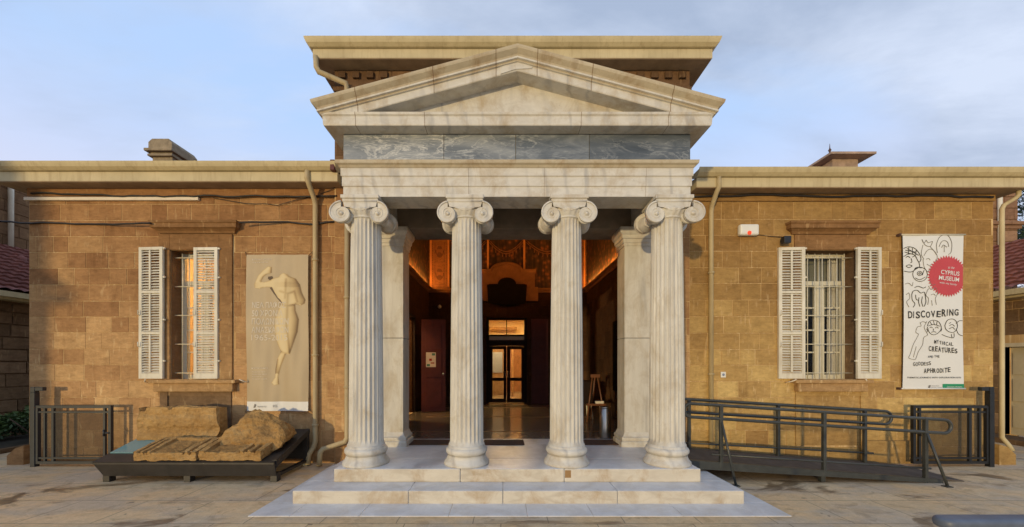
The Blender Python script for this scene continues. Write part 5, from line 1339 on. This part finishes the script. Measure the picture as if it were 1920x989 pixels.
quadbox([(xl + .10, yf + .05, .085), (xr - .0, yf + .05, .085), (xr, yf + .07, .085), (xl + .10, yf + .07, .085), (xl, yf - .004, ZB(yf) - .001), (xr + .004, yf - .004, ZB(yf) - .001), (xr + .004, yf + .03, ZB(yf) - .031), (xl, yf + .03, ZB(yf) - .031)], m_)
m_.build('front_skirt', 'tray_metal', tray)
m_ = MB()   # right hand triangular frame
quadbox([(xr - .05, yf + .16, .06), (xr, yf + .16, .06), (xr, yr, .06), (xr - .05, yr, .06), (xr - .05, yf + .16, .10), (xr, yf + .16, .10), (xr, yr, .10), (xr - .05, yr, .10)], m_)
yq = yf + .04
quadbox([(xr - .04, yq, ZB(yq) - .10), (xr + .012, yq, ZB(yq) - .10), (xr + .012, yr, ZB(yr) - .07), (xr - .04, yr, ZB(yr) - .07), (xr - .04, yq, ZB(yq) + .006), (xr + .012, yq, ZB(yq) + .006), (xr + .012, yr, ZB(yr) + .006), (xr - .04, yr, ZB(yr) + .006)], m_)
m_.box(xr - .06, xr + .006, yr - .07, yr, .0, ZB(yr) - .071)
m_.build('side_frame', 'tray_metal', tray)
m_ = MB(); m_.bbox(xl + .02, xr - .06, yr - .02, yr + .0, .1, ZB(yr) - .035, .004); m_.build('back_panel', 'tray_metal', tray)
for xx in (-5.30, -4.22, -3.06):
    m_ = MB(); m_.bbox(xx - .045, xx + .045, yf + .06, yf + .15, 0, .12, .004); m_.build('leg', 'tray_metal', tray)
m_ = MB(); yA, yB2 = 5.14, 5.80
quadbox([(xl + .02, yA, ZB(yA) + .001), (-4.9, yA, ZB(yA) + .001), (-4.9, yB2, ZB(yB2) + .001), (xl + .02, yB2, ZB(yB2) + .001), (xl + .02, yA, ZB(yA) + .012), (-4.9, yA, ZB(yA) + .012), (-4.9, yB2, ZB(yB2) + .012), (xl + .02, yB2, ZB(yB2) + .012)], m_)
m_.build('information_panel', 'teal_glass', tray)

def rough(bm, amp, freq, seed):
    off = Vector((seed * 3.7, seed * 1.3, seed * 7.1))
    bm.normal_update()
    for v in bm.verts:
        v.co += v.normal * ((noise.voronoi((v.co + off) * freq * 1.1)[0][0] - .35) * amp * .9)
        v.co += v.normal * (noise.fractal((v.co + off) * freq, 1.0, 2.0, 5) * amp + noise.noise((v.co + off) * freq * 4.3) * amp * .3)
SLP = math.atan((.56 - .284) / .90)
def carved(x0, x1, y0, ln, th, bars, lab, seed, skew=0):
    """slab lying on the tilted tray; grooved bars at given x spans run up the slope"""
    bm = bmesh.new(); nx, ny, nz = 56, 22, 6
    def h(u):
        for a_, b_ in bars:
            if a_ <= u <= b_: return 1
        return 0
    def P(i, j, k):
        u = i / nx; x = x0 + (x1 - x0) * u; v = j / ny * ln; w = k / nz * th
        return (x + skew * v, v, w)
    grid = {}
    for i in range(nx + 1):
        for j in range(ny + 1):
            for k in range(nz + 1):
                if i in (0, nx) or j in (0, ny) or k in (0, nz): 
                    c = Vector(P(i, j, k)); u = i / nx
                    if k == nz and not h(u): c.z -= .042 if not .28 < u < .66 else .030
                    if k == nz and j > ny - 3: c.z = max(c.z, th - .004)
                    if j == 0: c.y += .035 * (k / nz) + (0 if k in (nz,) else .014 * noise.noise(Vector((c.x * 9, k, seed))))
                    grid[i, j, k] = bm.verts.new(c)
    def q(a_, b_, c_, d_):
        try: bm.faces.new([grid[t] for t in (a_, b_, c_, d_)])
        except Exception: pass
    for i in range(nx):
        for j in range(ny):
            q((i, j, 0), (i, j + 1, 0), (i + 1, j + 1, 0), (i + 1, j, 0)); q((i, j, nz), (i + 1, j, nz), (i + 1, j + 1, nz), (i, j + 1, nz))
    for i in range(nx):
        for k in range(nz):
            q((i, 0, k), (i + 1, 0, k), (i + 1, 0, k + 1), (i, 0, k + 1)); q((i, ny, k), (i, ny, k + 1), (i + 1, ny, k + 1), (i + 1, ny, k))
    for j in range(ny):
        for k in range(nz):
            q((0, j, k), (0, j, k + 1), (0, j + 1, k + 1), (0, j + 1, k)); q((nx, j, k), (nx, j + 1, k), (nx, j + 1, k + 1), (nx, j, k + 1))
    rough(bm, .011, 7, seed)
    for v in bm.verts:   # broken edges
        u = (v.co.x - x0 - skew * v.co.y) / (x1 - x0)
        if u < .04 or u > .96: v.co.x += .02 * noise.noise(Vector((v.co.y * 8, v.co.z * 9, seed)))
        if v.co.y > ln * .9: v.co.z += .014 * noise.noise(Vector((v.co.x * 11, 2, seed)))
    T = Matrix.Translation((0, y0, ZB(y0) + .010)) @ Matrix.Rotation(SLP, 4, 'X')
    m_ = MB(); m_.tone = .55; m_.bm(bm, T, smooth=False)
    for q_ in range(len(m_.f)):
        c = [m_.v[i] for i in m_.f[q_]]; cx_ = sum(p[0] for p in c) / len(c); cy_ = sum(p[1] for p in c) / len(c)
        uu = (cx_ - x0 - skew * (cy_ - y0) / math.cos(SLP)) / (x1 - x0)
        m_.t[q_] = (.72 if h(uu) or cy_ < y0 + .03 else .30 if not .28 < uu < .66 else .42) + .5 * noise.noise(Vector((cx_ * 3, cy_ * 4, seed)))
    return tag(m_.build('stone_fragment', 'stone_block', None, ((x0 + x1) / 2, y0, ZB(y0))), lab, 'stone', 'carved stones on the display tray')
carved(-4.88, -4.06, 4.945, .44, .115, [(0.0, .06), (.10, .16), (.20, .27), (.80, .86), (.90, 1.0)], 'flat carved slab with grooved ends at the front left of the tray', 1, .10)
carved(-4.02, -3.20, 4.95, .46, .125, [(0.0, .10), (.66, .72), (.78, .84), (.90, 1.0)], 'flat carved slab with three deep grooves at the front right of the tray', 2, .10)
# tall back block with moulded ledge
bm = bmesh.new()
nx, nz = 60, 26; prof = [(0, 0), (0, .05), (.03, .10), (.03, .16), (.005, .20), (.0, .30), (.02, .335), (.045, .36), (.05, .50)]
x0, x1 = -5.36, -4.21
ring = []
for i in range(nx + 1):
    x = x0 + (x1 - x0) * i / nx; top = .465 + .020 * noise.noise(Vector((x * 5, 0, 3))) - (.05 if .0 < (x - x0) / (x1 - x0) < .10 else 0) - (.03 if .38 < (x - x0) / (x1 - x0) < .43 else 0)
    col_ = []
    for k in range(nz + 1):
        z = top * k / nz; yf_ = 0
        for (d0, h0), (d1, h1) in zip(prof[:-1], prof[1:]):
            if h0 <= z <= h1: yf_ = d0 + (d1 - d0) * (z - h0) / (h1 - h0)
        col_.append(bm.verts.new((x, .0 + yf_ * .7, z)))
    for yy, z in ((.13, top + .008), (.26, top - .02), (.26, 0.0)): col_.append(bm.verts.new((x, yy, z)))
    ring.append(col_)
for a_, b_ in zip(ring[:-1], ring[1:]):
    for k in range(len(a_)): bm.faces.new((a_[k], b_[k], b_[(k + 1) % len(a_)], a_[(k + 1) % len(a_)]))
bm.faces.new(list(reversed(ring[0]))); bm.faces.new(ring[-1])
rough(bm, .018, 4.5, 5)
for v in bm.verts:
    if v.co.x > x1 - .02: v.co.x += .035 * math.sin(v.co.z * 9) + .02 * noise.noise(v.co * 9)
m_ = MB(); m_.tone = .62; m_.bm(bm, Matrix.Translation((0, 5.47, ZB(5.47) + .02)))
for q_ in range(len(m_.f)):
    c = m_.v[m_.f[q_][0]]; m_.t[q_] = .6 + .5 * noise.noise(Vector((c[0] * 2.5, c[2] * 5, 9)))
tag(m_.build('stone_fragment', 'stone_block', None, (-4.8, 5.6, ZB(5.6))), 'long upright moulded cornice block at the back left of the tray', 'stone', 'carved stones on the display tray')
# rough rounded lump
bm = bmesh.new()
for p in ((-4.02, 5.25, .40), (-3.86, 5.28, .62), (-3.72, 5.38, .86), (-3.66, 5.5, .91), (-3.50, 5.42, .91), (-3.36, 5.38, .82), (-3.20, 5.30, .74), (-3.08, 5.24, .66), (-3.04, 5.22, .54), (-3.10, 5.16, .42), (-3.24, 5.12, .36), (-3.95, 5.60, .52), (-3.1, 5.6, .54), (-3.6, 5.72, .8), (-3.5, 5.14, .56), (-3.85, 5.18, .46), (-3.15, 5.45, .70)): bm.verts.new(p)
bmesh.ops.convex_hull(bm, input=bm.verts[:])
bmesh.ops.delete(bm, geom=[v for v in bm.verts if not v.link_faces], context='VERTS')
bmesh.ops.triangulate(bm, faces=bm.faces[:])
for _ in range(4): bmesh.ops.subdivide_edges(bm, edges=[e for e in bm.edges if e.calc_length() > .035], cuts=1, use_grid_fill=True); bmesh.ops.triangulate(bm, faces=bm.faces[:])
rough(bm, .055, 4.0, 8)
m_ = MB(); m_.bm(bm)
for q_ in range(len(m_.f)):
    c = m_.v[m_.f[q_][0]]; m_.t[q_] = .45 + .6 * noise.noise(Vector(c) * 4)
tag(m_.build('stone_fragment', 'stone_block', None, (-3.5, 5.4, .45)), 'rough rounded lump of stone at the back right of the tray', 'stone', 'carved stones on the display tray')

# ------------------------------------------------------------------ blue bench edge at the near right
bx0, by_, bz = PX(1757, 1.9), 1.9, .812
bench = thing('metal_bench', 'blue grey painted metal bench with a rounded end at the bottom right corner', 'bench', (bx0 + .6, by_, 0))
m_ = MB(); pl = [(bx0 + .05 + .05 * math.cos(t), by_ + .0 + .05 * math.sin(t)) for t in [PI / 2 + PI * i / 10 for i in range(11)]] + [(bx0 + 1.5, by_ - .05), (bx0 + 1.5, by_ + .05)]
bm = bmesh.new(); vs = [bm.verts.new((x, y, bz - .05)) for x, y in pl]; f = bm.faces.new(vs); r = bmesh.ops.extrude_face_region(bm, geom=[f])
for v in [e for e in r['geom'] if isinstance(e, bmesh.types.BMVert)]: v.co.z += .05
bmesh.ops.recalc_face_normals(bm, faces=bm.faces[:]); bmesh.ops.bevel(bm, geom=[e for e in bm.edges if abs(e.verts[0].co.z - e.verts[1].co.z) < 1e-5], offset=.018, segments=4, affect='EDGES', profile=.5)
m_.bm(bm, smooth=True); m_.build('seat', 'blue_metal', bench)
for xx in (bx0 + .12, bx0 + 1.3):
    m_ = MB(); m_.tube([(xx, by_, 0), (xx, by_, bz - .051)], .03, 10); m_.build('leg', 'blue_metal', bench)

# ------------------------------------------------------------------ neighbours
def annex(sx, label, wallx, upx, mat, y0, y1, door=None, uy0=None):
    """lower range whose wall runs away from us at x=wallx, with a tiled lean-to roof up to a taller wall"""
    r_ = thing('annex_building', label, 'building', (wallx + sx * 2, (y0 + y1) / 2, 0))
    m_ = MB(); m_.mat = 1
    holes = [door] if door else []
    xa, xb = sorted((wallx, wallx + sx * .3))
    ys = [y0, y1] if not door else [y0, door[0], door[1], y1]
    if door: m_.box(xa, xb, y0, door[0], 0, 2.9); m_.box(xa, xb, door[1], y1, 0, 2.9); m_.box(xa, xb, door[0], door[1], door[3], 2.9)
    else: m_.box(xa, xb, y0, y1, 0, 2.9)
    ashlar(m_, y0, y1, .0, 2.86, wallx, holes, course=.27, wmin=.35, wmax=.6, axis='x', sgn=-sx, seed=31 + sx, rustic=.022 if sx < 0 else 0, proud=.008, gap=.02 if sx < 0 else .008)
    ua, ub = sorted((upx, upx + sx * .4))
    if sx < 0:
        m_.box(ua, ub, uy0, y1, 0, 6.3); ashlar(m_, 2, y1, 4.2, 6.2, upx, [], course=.3, wmin=.4, wmax=.7, axis='x', sgn=-sx, seed=40, rustic=.01, gap=.015, lo=.4)
    m_.box(min(wallx, upx), max(wallx, upx), y0, y0 + .3, 0, 2.9)
    m_.build('wall', [mat, 'stone_dark' if sx < 0 else 'mortar'], r_)
    z_e, z_r = 3.06, 4.52
    c0 = Vector((wallx - sx * .36, y0 - .2, z_e)); v_ = Vector((upx - (wallx - sx * .36), 0, z_r - z_e)); ln = v_.length
    tile_roof('roof', c0, (0, 1, 0), v_, int((y1 - y0 + .4) / .2), int(ln / .22) + 1, .2, .22, r_)
    e = MB(); xe = wallx - sx * .30
    e.box(*sorted((wallx, xe)), y0, y1, 2.90, 3.0)
    e.box(*sorted((xe, xe - sx * .10)), y0, y1, 2.95, 3.06)
    e.build('gutter', 'cream', r_)
    return r_
ann = annex(-1, 'dark rusticated stone annex with a red tiled roof beyond the left end of the museum', -10.5, -12.5, 'stone_dark', -.5, 15, None, -4.4)  # near end and tall wall lengthened unseen to shadow the facade's left end
m_ = MB(); m_.tube([(-12.45, 9.0, 6.3), (-12.40, 9.15, 6.2), (-12.40, 9.42, 6.05), (-12.40, 9.42, 4.5)], .05, 8); m_.build('downpipe', 'white_paint', ann)
m_ = MB(); m_.lathe([(.09, 0), (.09, .16), (.03, .2)], (-11.85, 9.2, 4.03), seg=10); m_.build('roof_vent', 'tile', ann)
DR = (7.28, 7.80, .10, 1.92)
anr = annex(1, 'low stone annex with red tiled roof and cream door past the right end', 10.5, 12.5, 'stone_dark', 5.8, 15, DR)
m_ = MB(); m_.box(10.62, 10.67, DR[0], DR[1], .1, 1.92)
for z0, z1 in ((.25, .7), (.8, 1.25), (1.35, 1.8)):
    for a_, b_ in ((DR[0] + .04, DR[0] + .23), (DR[0] + .29, DR[1] - .04)): m_.bbox(10.605, 10.619, a_, b_, z0, z1, .004)
m_.build('door', 'annex_door', anr)
m_ = MB(); m_.box(10.49, 10.6, DR[1], DR[1] + .09, .1, 2.0); m_.box(10.49, 10.6, DR[0] - .09, DR[0], .1, 2.0); m_.box(10.49, 10.6, DR[0], DR[1], 1.92, 2.0); m_.build('door_frame', 'annex_door', anr)
m_ = MB(); m_.bbox(9.9, 10.48, 6.6, 8.6, 0, .10, .01, tone=.3); m_.build('doorstep', 'stone_dark', anr)
m_ = MB(); m_.mat = 1; m_.box(11.9, 13.10, 9.5, 10.3, 3.0, 6.4); ashlar(m_, 11.9, 13.10, 3.0, 6.4, 9.5, [], course=.28, seed=50, rustic=.01, gap=.012)
m_.bbox(11.8, 13.22, 9.40, 10.4, 5.08, 5.17, .02, mat=0, tone=.5); m_.bbox(11.85, 13.17, 9.45, 10.35, 4.99, 5.08, .02, mat=0, tone=.4)
m_.build('chimney', ['stone_pink', 'stone_dark'], anr)
m_ = MB(); m_.tube([(12.58, 9.44, 6.3), (12.58, 9.44, 3.9)], .045, 8); m_.build('downpipe', 'white_paint', anr)

# vegetation
def leaves(mb, centre, rad, n, size, rnd, squash=1.0):
    for _ in range(n):
        d = Vector((rnd.gauss(0, 1), rnd.gauss(0, 1), rnd.gauss(0, 1))).normalized(); r = rad * rnd.random() ** .35
        p = Vector(centre) + Vector((d.x * r, d.y * r, d.z * r * squash))
        a_ = Vector((rnd.gauss(0, 1), rnd.gauss(0, 1), rnd.gauss(0, .6))).normalized(); b_ = a_.orthogonal().normalized(); s = size * rnd.uniform(.6, 1.4)
        n0 = mb.add([p - a_ * s, p + b_ * s * .42, p + a_ * s, p - b_ * s * .42])
        mb.face((n0, n0 + 1, n0 + 2, n0 + 3), tone=min(1, max(0, .35 + .35 * d.z + rnd.gauss(0, .2))))
rnd = random.Random(5)
sh_ = thing('shrub', 'dark green bushy shrub at the foot of the left annex wall', 'shrub', (-9.4, 7.6, 0))
m_ = MB()
for k in range(16):
    c = (-9.6 + rnd.uniform(-.55, .85), 7.6 + rnd.uniform(-.5, .5), .25 + rnd.uniform(0, .35)); leaves(m_, c, rnd.uniform(.18, .32), 420, .045, rnd, .8)
m_.build('crown', 'leaf_shrub', sh_, recalc=False)
m_ = MB()
for k in range(7): a_ = rnd.uniform(0, 6.28); m_.tube([(-9.4, 7.6, 0), (-9.4 + .15 * math.cos(a_), 7.6 + .15 * math.sin(a_), .2), (-9.4 + .4 * math.cos(a_), 7.6 + .4 * math.sin(a_), .5)], [.02, .014, .006], 6)
m_.build('stem', 'bark', sh_)
m_ = MB(); m_.box(-10.45, -8.9, 6.6, 12, 0, .03); tag(m_.build('planting_bed', 'soil', None, (-9.7, 8, 0)), kind='structure')
kb = MB(); kb.bbox(-8.88, -8.76, 6.5, 12, 0, .08, .01, tone=.3); tag(kb.build('kerb', 'stone_dark', None, (-8.8, 8, 0)), kind='structure')
tr_ = thing('tree', 'dark evergreen tree rising behind the stone chimney at the right edge', 'tree', (19.4, 13, 0))
m_ = MB(); m_.tube([(19.4, 13, 0), (19.3, 13, 2.5), (19.5, 13.1, 4.5), (19.4, 13, 6.5)], [.25, .2, .15, .06], 10)
for k in range(8): a_ = k * .8; m_.tube([(19.4, 13, 3 + k * .4), (19.4 + .8 * math.cos(a_), 13 + .8 * math.sin(a_), 4 + k * .45)], [.07, .02], 6)
m_.build('trunk', 'bark', tr_)
m_ = MB()
for k in range(34):
    z = rnd.uniform(3.2, 8.2); w = 1.6 * (1 - abs(z - 5.2) / 4.2); a_ = rnd.uniform(0, 6.28); q = rnd.uniform(.3, 1)
    leaves(m_, (19.3 + w * q * math.cos(a_), 13 + w * q * math.sin(a_), z), rnd.uniform(.35, .6), 260, .075, rnd)
m_.build('crown', 'leaf_tree', tr_, recalc=False)

# ------------------------------------------------------------------ sky, sun, camera
SUN_EL, SUN_AZ = math.radians(3.0), math.radians(27)     # low sun behind the camera, from the left
d = Vector((math.sin(SUN_AZ) * math.cos(SUN_EL), math.cos(SUN_AZ) * math.cos(SUN_EL), -math.sin(SUN_EL)))
sl = bpy.data.lights.new('sun', 'SUN'); sl.energy = 2.0; sl.angle = math.radians(1.6); sl.color = (1.0, .765, .40)
so2 = bpy.data.objects.new('sun', sl); COL.objects.link(so2); so2.rotation_euler = d.to_track_quat('-Z', 'Y').to_euler(); so2.location = (-10, -20, 12)
w = bpy.data.worlds.new('World'); S.world = w; w.use_nodes = True; nt = w.node_tree; nt.nodes.clear()
out = nt.nodes.new('ShaderNodeOutputWorld'); bg = nt.nodes.new('ShaderNodeBackground'); bg.inputs[1].default_value = .15
sky = nt.nodes.new('ShaderNodeTexSky'); sky.sky_type = 'NISHITA'; sky.sun_disc = False
sky.sun_elevation = SUN_EL; sky.sun_rotation = math.radians(207); sky.air_density = 1; sky.dust_density = 1.0; sky.ozone_density = 2.0
tc = nt.nodes.new('ShaderNodeTexCoord'); sx = nt.nodes.new('ShaderNodeSeparateXYZ'); L(nt, tc.outputs['Generated'], sx.inputs[0])
# clouds projected on a plane high above
ad = N(nt, 'ShaderNodeMath', operation='ADD'); ad.inputs[1].default_value = .16; ab = N(nt, 'ShaderNodeMath', operation='ABSOLUTE'); L(nt, sx.outputs[2], ab.inputs[0]); L(nt, ab.outputs[0], ad.inputs[0])
dx = N(nt, 'ShaderNodeMath', operation='DIVIDE'); L(nt, sx.outputs[0], dx.inputs[0]); L(nt, ad.outputs[0], dx.inputs[1])
dy = N(nt, 'ShaderNodeMath', operation='DIVIDE'); L(nt, sx.outputs[1], dy.inputs[0]); L(nt, ad.outputs[0], dy.inputs[1])
cb = nt.nodes.new('ShaderNodeCombineXYZ'); L(nt, dx.outputs[0], cb.inputs[0]); L(nt, dy.outputs[0], cb.inputs[1])
mp = nt.nodes.new('ShaderNodeMapping'); mp.inputs['Rotation'].default_value = (0, 0, .6); mp.inputs['Scale'].default_value = (.55, 1.0, 1); mp.inputs['Location'].default_value = (3.1, 1.7, 0); L(nt, cb.outputs[0], mp.inputs[0])
n1 = noise_n(nt, mp.outputs[0], .85, 6, .55, .35)
n2 = noise_n(nt, mp.outputs[0], 2.3, 7, .6, .2)
# clear sky colour by height, mixed with the physical sky
grad = ramp(nt, sx.outputs[2], [(0.0, (6.4, 6.3, 7.0)), (.26, (5.4, 5.6, 7.0)), (.5, (3.7, 5.1, 7.6)), (1.0, (3.0, 4.4, 7.2))])
base = mix(nt, .88, sky.outputs[0], grad.outputs[0])
cl = mix(nt, ramp(nt, n2, [(.35, (0,) * 3), (.68, (1,) * 3)]).outputs[0], (2.75, 3.35, 4.5), (4.7, 5.3, 6.5))
bx_ = N(nt, 'ShaderNodeMath', operation='MULTIPLY_ADD'); bx_.inputs[1].default_value = .11; L(nt, sx.outputs[0], bx_.inputs[0]); L(nt, n1, bx_.inputs[2])
tot = mix(nt, ramp(nt, bx_.outputs[0], [(.43, (0,) * 3), (.57, (.95,) * 3)]).outputs[0], base, cl)
L(nt, tot, bg.inputs[0]); L(nt, bg.outputs[0], out.inputs[0])

cd = bpy.data.cameras.new('camera'); cam = bpy.data.objects.new('camera', cd); COL.objects.link(cam)
cam.location = (0, 0, EYE); cam.rotation_euler = (PI / 2, 0, 0)
cd.sensor_width = 36; cd.lens = 36 * FPX / 1920; cd.shift_x = (960 - CX) / 1920; cd.shift_y = (CY - 494.5) / 1920
cd.clip_start = .05; cd.clip_end = 1000
S.camera = cam
S.render.engine = 'CYCLES'
S.cycles.use_denoising = True
S.cycles.max_bounces = 6; S.cycles.diffuse_bounces = 4; S.cycles.transparent_max_bounces = 8
S.view_settings.view_transform = 'Standard'; S.view_settings.look = 'None'; S.view_settings.exposure = 0; S.view_settings.gamma = 1
